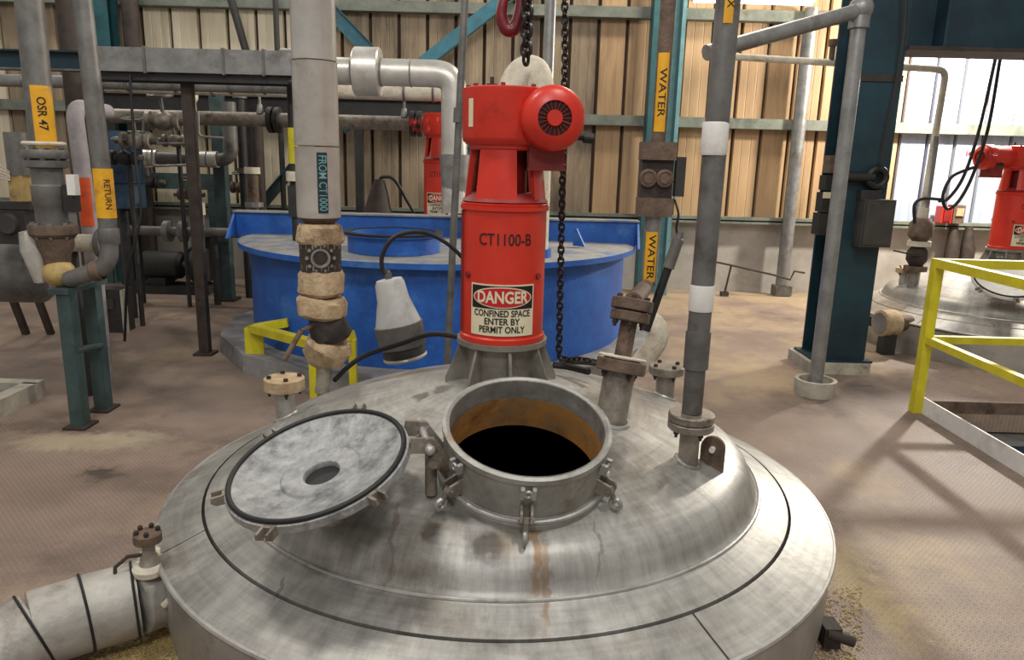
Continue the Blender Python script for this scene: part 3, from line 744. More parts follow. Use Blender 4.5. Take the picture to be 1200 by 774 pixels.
    for i, (line, sx) in enumerate((('CONFINED SPACE', .80), ('ENTER BY', .9), ('PERMIT ONLY', .84))):
        mb = MB(); wrap_text(mb, line, .037, (0, 0), r+.0034, zb_-.118-.033*i, sa, bold=.0009, sx=sx)
        mb.build('notice_lettering', M['ink'], s, local=True)
    return t
AG = make_agitator('tall red agitator drive with danger sign standing on the foreground vessel', TC+Vector((0, 0, .978)))

# ================================================================== second vessel and its agitator, back right
T2 = Vector((4.98, 7.5, 0))
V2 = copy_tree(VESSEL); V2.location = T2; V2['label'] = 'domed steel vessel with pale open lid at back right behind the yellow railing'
for ch in V2.children:      # its lid is white and opened a little less far
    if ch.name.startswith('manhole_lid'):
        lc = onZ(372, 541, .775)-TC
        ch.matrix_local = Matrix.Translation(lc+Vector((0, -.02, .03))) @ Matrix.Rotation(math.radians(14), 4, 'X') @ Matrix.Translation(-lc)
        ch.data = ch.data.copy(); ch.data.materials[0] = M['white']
A2 = make_agitator('red agitator drive at the right edge with its motor pointing left', T2+Vector((0, 0, .978)), math.radians(-84), .35, .46, .03)
# third agitator on the blue tank, behind the cross wall
AX3 = onY(517, 200, 7.5)
A3 = make_agitator('partly hidden red agitator drive standing on the blue tank', (AX3.x, 7.5, 1.14), math.radians(100), 0)

# ================================================================== BLUE TANK
BC = Vector((-.70, 7.12, 0)); BR = 1.74
t = thing('blue_tank', 'wide blue painted round tank behind the red agitator', 'tank', BC)
MB().lathe([(BR, .152), (BR, .93), (BR+.0, .95)], BC, seg=96).build('shell', M['blue'], t)
MB().lathe([(BR, .945), (BR+.10, .945), (BR+.10, .965), (BR+.02, .985), (.0, 1.0)], BC, seg=96).build('top_plate', M['blue_top'], t)
MB().lathe([(BR+.101, .925), (BR+.101, .968), (BR+.092, .968), (BR+.092, .925), (BR+.101, .925)], BC, seg=96).build('rim_band', M['blue'], t)
gy_ = 6.95; gx0, gx1 = onY(277, 268, gy_).x, onY(747, 272, gy_).x; gz = onY(500, 254, gy_).z
MB().box(((gx0+gx1)/2, gy_, (gz+.97)/2), (gx1-gx0, .05, gz-.97)).build('cross_wall', M['blue'], t)
MB().box(((gx0+gx1)/2, gy_+.03, gz+.006), (gx1-gx0+.02, .16, .014)).build('wall_cap', M['blue_top'], t)
for gx_, sg in ((gx0, -1), (gx1, 1)):
    MB().prism([(0, 0), (.35, 0), (.04, gz-.97), (0, gz-.97)], (gx_, gy_, .97), (-sg*.1, -1, 0), (0, 0, 1), (1, 0, 0), .02).build('wall_return', M['blue'], t)
for px in (672,): 
    q = onZ(px, 288, 1.0); MB().prism([(0, 0), (.12, 0), (.03, .15), (0, .15)], q, (.8, -.6, 0), (0, 0, 1), (.6, .8, 0), .02).build('gusset', M['blue'], t)
mhc = onZ(462, 294, .99)
nk = MB().lathe([(.36, 0), (.36, .13), (.385, .13), (.385, .15), (.33, .15), (.33, .02), (0, .02)], mhc, seg=40).build('manway', M['blue'], t)
MB().lathe([(.386, .138), (.386, .155), (.33, .155)], mhc, seg=40).build('manway_rim', M['black'], nk)
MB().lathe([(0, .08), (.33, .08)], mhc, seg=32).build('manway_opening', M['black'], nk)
MB().lathe([(0, .0), (.25, 0), (.25, .13), (.2, .16), (0, .16)], Vector((AX3.x, 7.5, .98)), seg=32).build('agitator_seat', M['blue'], t)
pl = MB(); n8 = 16
pl.lathe([(BR+.30, 0), (BR+.29, .15), (0, .15)], BC, seg=n8)
tag(pl.build('tank_plinth', M['plinth'], ang=15), 'low grey many-sided concrete plinth under the blue tank', 'plinth')

# ================================================================== PIPES
def pipe_thing(name, label, pts, r, m, cat='pipe', seg=16, loc=None):
    t = thing(name, label, cat, loc or Vector(pts[-1]))
    MB().tube(pts, r, seg).build('pipe', m, t); return t

# ---- silver clad riser left of the agitator
RX, RY = -.932, 3.55
t = thing('clad_riser', 'thick aluminium-clad vertical riser with dark label, wrapped valve and tan lagging below', 'pipe', (RX, RY, .6))
zc0 = 1.42
for i, (za, zb_) in enumerate(((1.42, 1.745), (1.75, 2.12), (2.125, 2.55), (2.555, 3.3))):
    rr = .104-.002*i if i else .102
    MB().lathe([(rr-.002, za), (rr, za+.006), (rr, zb_-.006), (rr+.003, zb_), (0, zb_)], (RX, RY, 0), seg=36).build('cladding_section', M['clad'], t)
MB().lathe([(.102, 1.42), (.06, 1.385), (.06, 1.36)], (RX, RY, 0), seg=28).build('cladding_cone', M['brown'], t)
az = az_cam(RX, RY)
lab = MB().sector((RX, RY, 0), .1035, .1045, 1.445, 1.72, az-.03, az+.42, 10).build('label', M['label_d'], t)
mb = MB(); wrap_text(mb, 'FROM CT1000', .052, (RX, RY), .1055, 1.5825, az+.195, True, .0003, sx=.78); mb.build('label_lettering', M['label_t'], lab)
MB().lathe([(.0, 1.395), (.09, 1.39), (.106, 1.375), (.108, 1.31), (.095, 1.29), (0, 1.29)], (RX, RY, 0), seg=32, lump=.012, lsc=14).build('lagging', M['insul'], t)
vb = MB().lathe([(0, 1.31), (.098, 1.31), (.098, 1.165), (0, 1.165)], (RX, RY, 0), seg=24).build('valve_body', M['brown_dark'], t)
fd = Vector((math.sin(az), -math.cos(az), 0))
vc = Vector((RX, RY, 1.235))+fd*.09
MB().lathe([(0, 0), (.03, 0), (.036, .012), (.046, .012), (.046, -.02)], vc, fd, 24).build('valve_disc', M['galv'], vb)
mb = MB()
uu, vv, nn = frame(fd)
for i in range(10):
    a = 2*PI*i/10; mb.cyl(vc+(uu*math.cos(a)+vv*math.sin(a))*.062-fd*.03, vc+(uu*math.cos(a)+vv*math.sin(a))*.062+fd*.006, .009, seg=6)
for i in range(7):
    a = az-1.1+i*.37; q = Vector((RX+.09*math.sin(a), RY-.09*math.cos(a), 0))
    mb.cyl(q+Vector((0, 0, 1.30)), q+Vector((0, 0, 1.275)), .009, seg=6); mb.cyl(q+Vector((0, 0, 1.175)), q+Vector((0, 0, 1.20)), .009, seg=6)
mb.build('valve_bolts', M['steel_dirty'], vb)['kind'] = 'stuff'
l0, l1 = onY(353, 388, 3.42), onY(333, 422, 3.36)
MB().cyl(l1, l0, .013, seg=10).cyl(l0, l0+Vector((.06, .1, .02)), .01, seg=8).build('lever', M['brown'], t)
MB().lathe([(0, 1.17), (.095, 1.168), (.106, 1.15), (.105, 1.06), (.08, 1.04), (0, 1.04)], (RX, RY, 0), seg=32, lump=.014, lsc=13).build('lagging', M['insul'], t)
MB().lathe([(0, .0), (.105, .005), (.12, -.02), (.118, -.085), (.09, -.105), (0, -.105)], (RX+.005, RY, 1.035), (.1, 0, 1), 32, lump=.016, lsc=12).build('lagging', M['insul'], t)
MB().lathe([(0, .0), (.07, 0), (.09, -.04), (.10, -.12), (.085, -.14), (0, -.14)], (RX+.01, RY-.0, .95), (-.28, 0, 1), 32, lump=.014, lsc=14).build('flange_shroud', M['brown_dark'], t)
MB().lathe([(0, .0), (.095, -.01), (.115, -.05), (.10, -.12), (.06, -.16), (0, -.16)], (RX+.045, RY, .835), (.42, -.1, 1), 32, lump=.016, lsc=12).build('lagging', M['insul'], t)
MB().cyl((RX+.015, RY-.02, .72), (RX+.0, RY-.06, .56), .035, seg=16).build('nozzle_stub', M['steel_dirty'], t)

# ---- grey riser on the right nozzle
gx, gy = N3.x, N3.y
top = onY(866, -60, gy)
t = thing('grey_riser', 'long grey vertical riser bolted to the vessel beside a lifting lug', 'pipe', N3T)
z1 = N3T.z
MB().cyl((gx, gy, z1+.035), (gx, gy, .98), .037, seg=24).build('pipe', M['galv_dark'], t)
MB().cyl((gx, gy, .98), (gx, gy, 1.12), .045, seg=24).build('pipe_sleeve', M['galv_dark'], t)
MB().cyl((gx, gy, 1.12), (gx+.012, gy, 3.2), .0405, seg=24).build('pipe', M['galv_dark'], t)
flange(MB(), (gx, gy, z1+.002), (0, 0, 1), .085, .03).build('flange', M['steel_dirty'], t)
MB().lathe([(.0425, 1.195), (.044, 1.20), (.044, 1.285), (.0425, 1.29)], (gx, gy, 0), seg=24).build('white_tape', M['white'], t)
MB().lathe([(.0425, 1.74), (.0455, 1.75), (.0445, 1.845), (.0425, 1.85)], (gx, gy, 0), seg=24).build('white_tape', M['white'], t)
azg = az_cam(gx, gy)
lab = MB().sector((gx, gy, 0), .0412, .0425, 2.16, 2.5, azg-.1, azg+.9, 10).build('label', M['label_y'], t)
mb = MB(); wrap_text(mb, 'WATER SX', .034, (gx, gy), .0435, 2.29, azg+.36, True, .0003); mb.build('label_lettering', M['ink'], lab)
# ---- riser with yellow labels and valve, joined to the sloped nozzle
yx, yy = .688, 3.72
t = thing('labelled_riser', 'thin riser with worn yellow labels and square valve block before the teal column', 'pipe', N4T)
MB().cyl((yx, yy, 1.80), (yx+.006, yy, 3.3), .036, seg=20).build('pipe', M['brown'], t)
MB().cyl((yx, yy, 1.12), (yx, yy, 1.50), .040, seg=20).build('pipe', M['galv'], t)
azy = az_cam(yx, yy)
for za, zb_, txt in ((1.86, 2.22, 'WATER'), (1.13, 1.38, 'WATER')):
    rr = .037 if za > 1.5 else .041
    lab = MB().sector((yx, yy, 0), rr, rr+.001, za, zb_, azy-.75, azy+.75, 12).build('label', M['label_y'], t)
    mb = MB(); wrap_text(mb, txt, .05, (yx, yy), rr+.002, (za+zb_)/2, azy+.05, True, .0004, sx=1.3); mb.build('label_lettering', M['ink'], lab)
MB().box((yx, yy, 1.77), (.165, .12, .085)).build('valve_flange', M['brown'], t)
MB().box((yx, yy, 1.50), (.165, .12, .09)).build('valve_flange', M['brown'], t)
MB().box((yx, yy+.01, 1.635), (.155, .09, .19)).build('valve_body', M['brown_dark'], t)
for sx in (-.045, .035): MB().torus((yx+sx, yy-.045, 1.64), (0, -1, 0), .034, .011, 20, 8).cyl((yx+sx, yy-.02, 1.64), (yx+sx, yy-.06, 1.64), .026, seg=12).build('valve_port', M['brown'], t)
MB().box((yx+.115, yy, 1.65), (.045, .06, .19)).build('solenoid', M['box'], t)
MB().tube(spline([(yx+.10, yy, 1.54), (yx+.12, yy-.02, 1.47), (yx+.115, yy-.02, 1.40), (yx+.13, yy-.02, 1.35)], 6), .006, 6).build('wire', M['black'], t)
a = N4T+n4*.004
f2 = a+n4*.15
MB().cyl(a, f2, .034, seg=16).build('spool', M['brown'], t)
flange(MB(), a, n4, .095, .012).build('flange', M['insul_white'], t)
flange(flange(MB(), f2, n4, .078, .04), f2+n4*.045, n4, .082, .045).build('flange_pair', M['brown'], t)
bolts(f2, n4, .062, .09, 6).build('flange_bolts', M['brown_dark'], t)['kind'] = 'stuff'
MB().tube([f2+n4*.08, Vector((yx-.012, yy, 1.10)), Vector((yx, yy, 1.14))], .038, 16).build('sloped_pipe', M['brown'], t)
h0 = onY(798, 272, yy-.06); h1 = onY(757, 388, yy-.08)
t2 = thing('black_hose', 'black rubber hose with a grey coupling slanting down beside the yellow-labelled riser', 'hose', h1)
MB().tube([h0.lerp(h1, .33), h1], .021, 12).build('hose', M['black'], t2)
MB().tube([h0, h0.lerp(h1, .06), h0.lerp(h1, .07), h0.lerp(h1, .36)], [.016, .02, .028, .03], 12).build('coupling', M['galv_dark'], t2)
# pale wrapped elbow behind
q = onY(762, 392, 4.1)
tag(MB().tube(spline([q+Vector((-.06, 0, -.2)), q+Vector((.03, 0, -.06)), q+Vector((.04, .0, .03)), q+Vector((-.02, .05, .09))], 6), .06, 14).build('wrapped_elbow', M['insul_white']), 'pale wrapped pipe elbow behind the sloped nozzle flanges', 'pipe')
q = onY(714, 425, 3.72)
MB().lathe([(0, .035), (.045, .03), (.07, .012), (.075, 0), (.06, -.012), (0, -.02)], q, (-.1, -.35, 1), 24, lump=.004, lsc=20).build('white_cap', M['insul_white'], t)

# ---- thin grey rod left of the agitator
p0 = onY(546, -25, 4.3); p1 = onY(523, 392, 4.3)
t = thing('conduit_rod', 'thin grey conduit rod standing just left of the red agitator', 'conduit', p1)
MB().cyl(p1+Vector((0, 0, -.33)), p0, .021, seg=14).build('pipe', M['galv_dark'], t)
MB().cyl(p1.lerp(p0, .62), p1.lerp(p0, .66), .028, seg=12).build('coupling', M['galv_dark'], t)
# ---- silver pipe behind the agitator
a = onY(646, -20, 6.0); b = onY(645, 260, 6.0)
t = thing('silver_pipe', 'slim silver vertical pipe behind the chains right of the agitator', 'pipe', b)
MB().cyl(Vector((a.x, 6, .95)), Vector((a.x, 6, 3.6)), .042, seg=18).build('pipe', M['galv'], t)
for zz in (2.2, 1.4): MB().cyl((a.x, 6, zz), (a.x, 6, zz+.05), .05, seg=18).build('coupling', M['galv'], t)
# ---- lagged bend behind the gearbox, standing on the blue tank
q = onY(617, 92, 5.75)
t = thing('lagged_bend', 'cream lagged pipe bend peeping over the red gearbox', 'pipe', (q.x, 5.75, .985))
MB().tube([(q.x-.10, 5.75, .985)]+spline([q+Vector((-.10, 0, -.25)), q+Vector((-.095, 0, -.06)), q+Vector((-.03, .0, .045)), q+Vector((.06, 0, .05)), q+Vector((.10, 0, -.06)), q+Vector((.10, 0, -.25))], 6)+[(q.x+.1, 5.75, .985)], .105, 18).build('lagging', M['insul_white'], t)
for dx in (-.1, .1): MB().cyl((q.x+dx, 5.75, .985), (q.x+dx, 5.75, 1.05), .13, seg=18).build('flange', M['blue'], t)

# ---- lagged line with elbow behind (from riser to right)
Y6 = 6.6
a = onY(330, 84, Y6); b = onY(531, 88, Y6); zl = (onY(460, 85, Y6)).z
t = thing('lagged_line', 'fat grey lagged pipe turning down behind the red agitator', 'pipe', (b.x, Y6, 1.2))
MB().tube(bend([(a.x, Y6, zl), (b.x+.01, Y6, zl), (b.x+.02, Y6, 1.25)], .17, 10), .112, 22).build('lagging', M['clad'], t)
for i in range(5):
    xx = a.x+.1+.25*i
    MB().torus((xx, Y6, zl), (1, 0, 0), .113, .006, 28, 6).build('band', M['galv'], t)
c = onY(431, 84, Y6)
MB().lathe([(0, -.11), (.19, -.11), (.20, -.1), (.20, .1), (.19, .11), (0, .11)], (c.x, Y6, zl), (1, 0, 0), 32).build('flange_cover', M['clad'], t)
MB().cyl((b.x+.02, Y6, 1.75), (b.x+.02, Y6, 1.3), .135, .10, seg=24).build('funnel', M['galv'], t)
# lower thin white pipe under it
zz = onY(460, 108, 7.4).z
t = thing('white_line', 'slim white horizontal pipe just under the fat lagged pipe', 'pipe', (-1, 7.4, zz))
MB().cyl((onY(125, 104, 7.4).x, 7.4, zz), (onY(530, 110, 7.4).x, 7.4, zz), .075, seg=18).build('pipe', M['insul_white'], t)
for px in (250, 350, 474, 508): MB().torus((onY(px, 108, 7.4).x, 7.4, zz), (1, 0, 0), .078, .012, 20, 6).build('clamp', M['galv_dark'], t)
# brown-grey line at y=142
zz = onY(330, 141, 7.9).z
t = thing('rusty_line', 'grey-brown horizontal pipe with bolted flanges crossing behind the clad riser', 'pipe', (-2, 7.9, zz))
MB().cyl((onY(130, 138, 7.9).x, 7.9, zz), (onY(498, 145, 7.9).x, 7.9, zz), .072, seg=18).build('pipe', M['steel_dirty'], t)
for px in (322, 488):
    fx = onY(px, 141, 7.9).x
    MB().cyl((fx-.06, 7.9, zz), (fx-.012, 7.9, zz), .13, seg=20).cyl((fx+.012, 7.9, zz), (fx+.06, 7.9, zz), .13, seg=20).build('flange_pair', M['dark'], t)
MB().cyl((onY(224, 125, 7.9).x, 7.9, zz), (onY(224, 125, 7.9).x, 7.9, zz+.2), .05, seg=14).sphere((onY(224, 125, 7.9).x, 7.9, zz+.21), .075).build('vent_cap', M['insul_white'], t)
for px in (305, 474):
    xx = onY(px, 120, 7.9).x; MB().cyl((xx, 7.88, zz), (xx, 7.88, zz+.34), .014, seg=8).cyl((xx, 7.88, zz+.06), (xx, 7.88, zz+.15), .04, .025, seg=10).build('hanger', M['galv'], t)
# third line lower with silver couplings
zz = onY(250, 187, 8.45).z
t = thing('drain_line', 'thin silver and dark pipe among the left valves turning up at its end', 'pipe', (-4, 8.45, zz))
MB().tube(bend([(onY(150, 184, 8.45).x, 8.45, zz), (onY(272, 187, 8.45).x, 8.45, zz), (onY(272, 187, 8.45).x, 8.45, zz+.62)], .14, 8), .072, 16).build('pipe', M['galv_dark'], t)
MB().cyl((onY(228, 185, 8.45).x, 8.45, 0), (onY(228, 185, 8.45).x, 8.45, zz), .03, seg=10).build('leg', M['dark'], t)
for px in (172, 180, 238, 250): MB().cyl((onY(px, 185, 8.45).x-.05, 8.45, zz), (onY(px, 185, 8.45).x+.05, 8.45, zz), .09, seg=16).build('coupling', M['clad'], t)

# ---- duct over the left bay, its rack and posts
zd = onY(225, 74, 6.2).z
x0, x1 = onY(115, 70, 6.2).x, onY(352, 80, 6.2).x
t = thing('grey_duct', 'broad flat-sided grey duct spanning the left bay', 'duct', ((x0+x1)/2, 6.2, zd-.1))
MB().box(((x0+x1)/2, 6.2, zd), (x1-x0, .3, .18)).build('duct_body', M['galv'], t)
for px in (180, 270, 316): MB().box((onY(px, 75, 6.2).x, 6.2, zd), (.02, .32, .2)).build('joint_band', M['galv_dark'], t)
MB().lathe([(0, -.12), (.13, -.12), (.13, .12), (0, .12)], (x1-.02, 6.2, zd), (1, 0, 0), 24).build('duct_end', M['galv_dark'], t)
t = thing('pipe_rack', 'dark channel rack under the grey duct', 'pipe rack', ((x0+x1)/2, 6.2, zd-.2))
MB().bar((x0-.05, 6.12, zd-.125), (x1, 6.12, zd-.125), .06, .05).build('channel', M['dark'], t)
MB().bar((x0-.05, 6.3, zd-.125), (x1, 6.3, zd-.125), .06, .05).build('channel', M['dark'], t)
MB().tube(bend([(x1-.06, 6.1, zd-.13), (x1+.0, 6.1, zd-.15), (x1+.03, 6.1, zd-.45)], .06), .025, 8).build('bracket', M['dark'], t)
xa, xb = onY(-60, 66, 6.3).x, onY(114, 66, 6.3).x
t = thing('dark_beam', 'dark green steel beam entering from the left edge level with the duct', 'beam', ((xa+xb)/2, 6.3, zd-.08))
MB().box(((xa+xb)/2, 6.3, zd+.0), (xb-xa, .02, .13)).build('web', M['teal_dark'], t)
MB().box(((xa+xb)/2, 6.3, zd+.07), (xb-xa, .12, .014)).build('flange', M['teal_dark'], t)
MB().box(((xa+xb)/2, 6.3, zd-.07), (xb-xa, .12, .014)).build('flange', M['galv_dark'], t)
t = thing('rack_post', 'slender dark brown post carrying the duct rack', 'post', (-2.65, 6.23, 0))
MB().box((-2.66, 6.22, (zd-.15)/2+.01), (.085, .07, zd-.17)).build('post', M['brown_dark'], t)
MB().box((-2.66, 6.22, .01), (.16, .16, .02)).build('base_plate', M['brown_dark'], t)
# long grey pipe behind/below duct
zz = onY(220, 100, 7.0).z
t = thing('grey_line', 'long grey horizontal pipe just below the flat duct', 'pipe', (-3, 7.0, zz))
MB().cyl((onY(-40, 96, 7).x, 7, zz), (onY(338, 103, 7).x, 7, zz), .055, seg=16).build('pipe', M['galv'], t)
for px in (30, 150, 205, 270, 310): MB().torus((onY(px, 100, 7).x, 7, zz), (1, 0, 0), .058, .012, 18, 6).build('clamp', M['galv_dark'], t)

zr0, zr1 = onY(250, 134, 9.5).z, onY(250, 112, 9.5).z  # black beam shape put in for the shadow under the girt
t = thing('girt_shadow_strip', 'black horizontal strip painting the shadow under the girt behind the left pipes', 'beam', (-3.4, 9.5, zr0))
xa, xb = onY(95, 120, 9.5).x, onY(535, 125, 9.5).x
MB().box(((xa+xb)/2, 9.5, (zr0+zr1)/2), (xb-xa, .03, zr1-zr0)).build('web', M['dark'], t)
for z_ in (zr0, zr1): MB().box(((xa+xb)/2, 9.5, z_), (xb-xa, .16, .02)).build('flange', M['dark'], t)
for px in (130, 290, 420): MB().box((onY(px, 120, 9.62).x, 9.62, zr0/2), (.1, .08, zr0)).build('stanchion', M['dark'], t)
z2 = onY(180, 212, 9.6).z
t = thing('green_rail', 'dark green horizontal rail low behind the left valves', 'rail', (-5, 9.7, z2))
MB().box((onY(185, 212, 9.7).x, 9.7, z2), (1.9, .1, .2)).build('rail', M['green'], t)
for px in (120, 248): MB().box((onY(px, 212, 9.7).x, 9.7, z2/2), (.1, .08, z2)).build('leg', M['green'], t)
# ---- background posts and drops on the left
def vpipe(name, label, px, py0, py1, Y, r, m, cat='pipe', extras=(), z0=0.0):
    a = onY(px, (py0+py1)/2, Y); z1 = onY(px, py0, Y).z
    t = thing(name, label, cat, (a.x, Y, z0))
    MB().cyl((a.x, Y, z0), (a.x, Y, z1), r, seg=14).build('pipe', m, t)
    for (py, rr, h, mm, nm) in extras:
        zc = onY(px, py, Y).z; MB().cyl((a.x, Y, zc-h/2), (a.x, Y, zc+h/2), rr, seg=14).build(nm, mm, t)
    return t
a = onZ(268, 352)
t = thing('green_post', 'dark green square post behind the left end of the blue tank', 'post', (a.x, a.y, 0))
MB().box((a.x, a.y, 1.25), (.13, .13, 2.48)).build('post', M['green'], t); MB().box((a.x, a.y, .015), (.22, .22, .03)).build('base_plate', M['brown_dark'], t)
vpipe('drop_pipe', 'dark vertical pipe right of the dark green square post', 283, 60, 245, 8.9, .055, M['dark'], extras=((110, .08, .1, M['galv_dark'], 'coupling'), (200, .075, .06, M['galv_dark'], 'coupling')))
vpipe('drop_pipe', 'dark brown vertical pipe left of the yellow-taped conduit', 303, 148, 250, 9.2, .075, M['brown_dark'])
t = vpipe('taped_conduit', 'thin conduit with bright yellow tape beside the clad riser', 343, 100, 255, 6.4, .03, M['dark'], z0=.99)
q0 = onY(343, 150, 6.4); q1 = onY(343, 192, 6.4); MB().cyl((q0.x, 6.4, q1.z), (q0.x, 6.4, q0.z), .042, seg=14).build('yellow_tape', M['yellow'], t)
q1 = onY(338, 205, 6.4); MB().cyl((q0.x, 6.4, q1.z-.05), (q0.x, 6.4, q1.z+.03), .07, seg=16).build('collar', M['insul_white'], t)
MB().box((q0.x, 6.4, q1.z-.22), (.1, .1, .26)).build('valve_body', M['dark'], t)
t = vpipe('filter_bottle', 'small pink-grey filter bottle on a pipe behind the blue tank rim', 297, 196, 258, 8.3, .05, M['galv_dark'], 'filter', extras=((200, .085, .07, M['insul_white'], 'cap'), (222, .06, .3, M['brown'], 'bowl'), (240, .1, .05, M['galv'], 'flange')))
vpipe('drop_pipe', 'white drain pipe dropping to the floor behind the rack post', 236, 225, 350, 7.6, .035, M['galv'], extras=((245, .06, .12, M['insul_white'], 'coupling'), (258, .045, .1, M['galv'], 'coupling')))
vpipe('drop_pipe', 'grey-brown vertical pipe at far left top behind the labelled riser', 92, -30, 330, 6.9, .085, M['brown_dark'])
# low valve line behind rack post
zz = onY(190, 271, 8.4).z
t = thing('low_line', 'low horizontal pipe with bright flange near the dark lower wall', 'pipe', (-4, 8.4, zz))
MB().cyl((onY(150, 270, 8.4).x, 8.4, zz), (onY(285, 273, 8.4).x, 8.4, zz), .055, seg=16).build('pipe', M['galv_dark'], t)
for px in (160, 250): MB().cyl((onY(px, 271, 8.4).x, 8.4, 0), (onY(px, 271, 8.4).x, 8.4, zz), .04, seg=10).build('leg', M['dark'], t)
for px in (197, 215): MB().cyl((onY(px, 271, 8.4).x-.03, 8.4, zz), (onY(px, 271, 8.4).x+.03, 8.4, zz), .12, seg=20).build('flange', M['galv'], t)
# gauge/valve trees among the left bay
def valve_tree(px, py, Y, label, s=1.0, wheel=True, m1='galv_dark', m2='steel_dirty', stand=False):
    a = onY(px, py, Y); t = thing('valve', label, 'valve', a)
    MB().cyl(a+Vector((-.22*s, 0, 0)), a+Vector((.22*s, 0, 0)), .035*s, seg=12).build('pipe', M[m1], t)
    MB().sphere(a, .085*s, sc=(1.2, 1, 1)).build('body', M[m2], t)
    for k in (-1, 1): MB().cyl(a+Vector((.11*s*k, 0, 0)), a+Vector((.15*s*k, 0, 0)), .085*s, seg=16).build('flange', M[m2], t)
    MB().cyl(a, a+Vector((0, -.04*s, .22*s)), .018*s, seg=8).build('stem', M[m1], t)
    if stand: MB().cyl(Vector((a.x+.02, a.y+.03, 0)), a+Vector((.02, .03, 0)), .03*s, seg=10).build('stand_pipe', M['dark'], t)
    if wheel: MB().torus(a+Vector((0, -.04*s, .22*s)), (0, -.2, 1), .10*s, .014*s, 24, 8).bar(a+Vector((-.1*s, -.04*s, .22*s)), a+Vector((.1*s, -.04*s, .22*s)), .014*s, .012*s).build('handwheel', M[m1], t)
    else: MB().cyl(a+Vector((0, -.02, .16*s)), a+Vector((0, -.08*s, .16*s)), .06*s, seg=18).build('gauge', M['white'], t)
    return t
valve_tree(192, 142, 7.6, 'grey valve with handwheel left of the rack post, highest of the left valves', 1.1)
valve_tree(160, 165, 7.15, 'grey valve with handwheel above the blue drum at far left', .9)
valve_tree(205, 165, 8.2, 'small grey valve with handwheel just left of the rack post', .8, stand=True)
valve_tree(146, 185, 7.2, 'small dark valve with handwheel directly over the blue drum', .8, stand=True, m2='dark')
valve_tree(283, 220, 9.12, 'small rusty valve with handwheel right of the dark green post', .8, m2='brown')
valve_tree(222, 228, 8.7, 'small rusty valve with handwheel left of the dark green post', .8, stand=True, m2='brown')
valve_tree(175, 213, 9.58, 'dark valve with handwheel against the lower cladding of the left bay', .9, m2='dark')
pq = onZ(205, 342)
t = thing('dark_pump', 'black motor pump on a low skid by the lower left wall', 'pump', (pq.x, pq.y, 0))
MB().box((pq.x, pq.y, .05), (1.0, .4, .1)).build('skid', M['dark'], t)
MB().lathe([(0, -.38), (.15, -.37), (.17, -.33), (.17, .1), (.13, .14), (0, .14)], (pq.x, pq.y, .34), (1, 0, 0), 28).build('motor', M['dark'], t)
MB().lathe([(0, -.1), (.2, -.1), (.22, -.06), (.22, .06), (.2, .1), (0, .1)], (pq.x+.36, pq.y, .34), (1, 0, 0), 28).build('pump_casing', M['dark'], t)
MB().cyl((pq.x+.1, pq.y, .34), (pq.x+.3, pq.y, .34), .05, seg=14).build('shaft', M['galv_dark'], t)
MB().box((pq.x-.15, pq.y, .14), (.2, .26, .1)).build('foot', M['dark'], t); MB().box((pq.x+.36, pq.y, .12), (.14, .2, .06)).build('foot', M['dark'], t)
MB().cyl((pq.x+.36, pq.y, .5), (pq.x+.36, pq.y, .8), .06, seg=14).build('discharge', M['dark'], t)
# thin impulse lines
for i, (pp, lbl) in enumerate((([(168, 141), (168, 168), (215, 168), (232, 168), (232, 195)], 'thin bright impulse tube stepping right below the rusty line'),
                               ([(232, 130), (233, 160), (262, 162)], 'thin pale impulse tube dropping from the vent cap'),
                               ([(150, 155), (178, 155), (178, 195), (230, 193)], 'thin grey impulse tube running low behind the rack post'))):
    pts = [onY(a_, b_, 7.5) for a_, b_ in pp]
    tag(MB().tube(bend(pts, .05), .012, 8).build('impulse_tube', M['galv']), lbl, 'tube')
# blue drum
q = onY(146, 262, 7.6)
t = thing('blue_drum', 'dull dark blue drum behind the orange and yellow labels on the left', 'drum', (q.x, 7.6, 1.15))
dm = mat('dull_blue', (38, 70, 96), (26, 48, 70), (20, 34, 48), scale=6, rough=.6)
MB().lathe([(0, 1.15), (.22, 1.15), (.22, 1.86), (.2, 1.9), (0, 1.9)], (q.x, 7.6, 0), seg=32).build('shell', dm, t)
for zz in (1.4, 1.65): MB().torus((q.x, 7.6, zz), (0, 0, 1), .221, .01, 32, 6).build('hoop', dm, t)
MB().cyl((q.x, 7.6, 0), (q.x, 7.6, 1.15), .05, seg=12).build('pedestal', M['dark'], t)
# dark control box low left and small things
q = onZ(132, 390)
t = thing('floor_cabinet', 'low dark cabinet with a pale edge standing on the floor behind the green legs', 'cabinet', (q.x, q.y+.1, 0))
MB().box((q.x, q.y+.1, .21), (.24, .2, .42)).build('body', M['dark'], t); MB().box((q.x+.125, q.y+.02, .21), (.02, .08, .42)).build('edge_strip', M['kerb'], t)
MB().box((q.x-.02, q.y-.006, .28), (.12, .012, .1)).build('door_plate', M['box'], t)

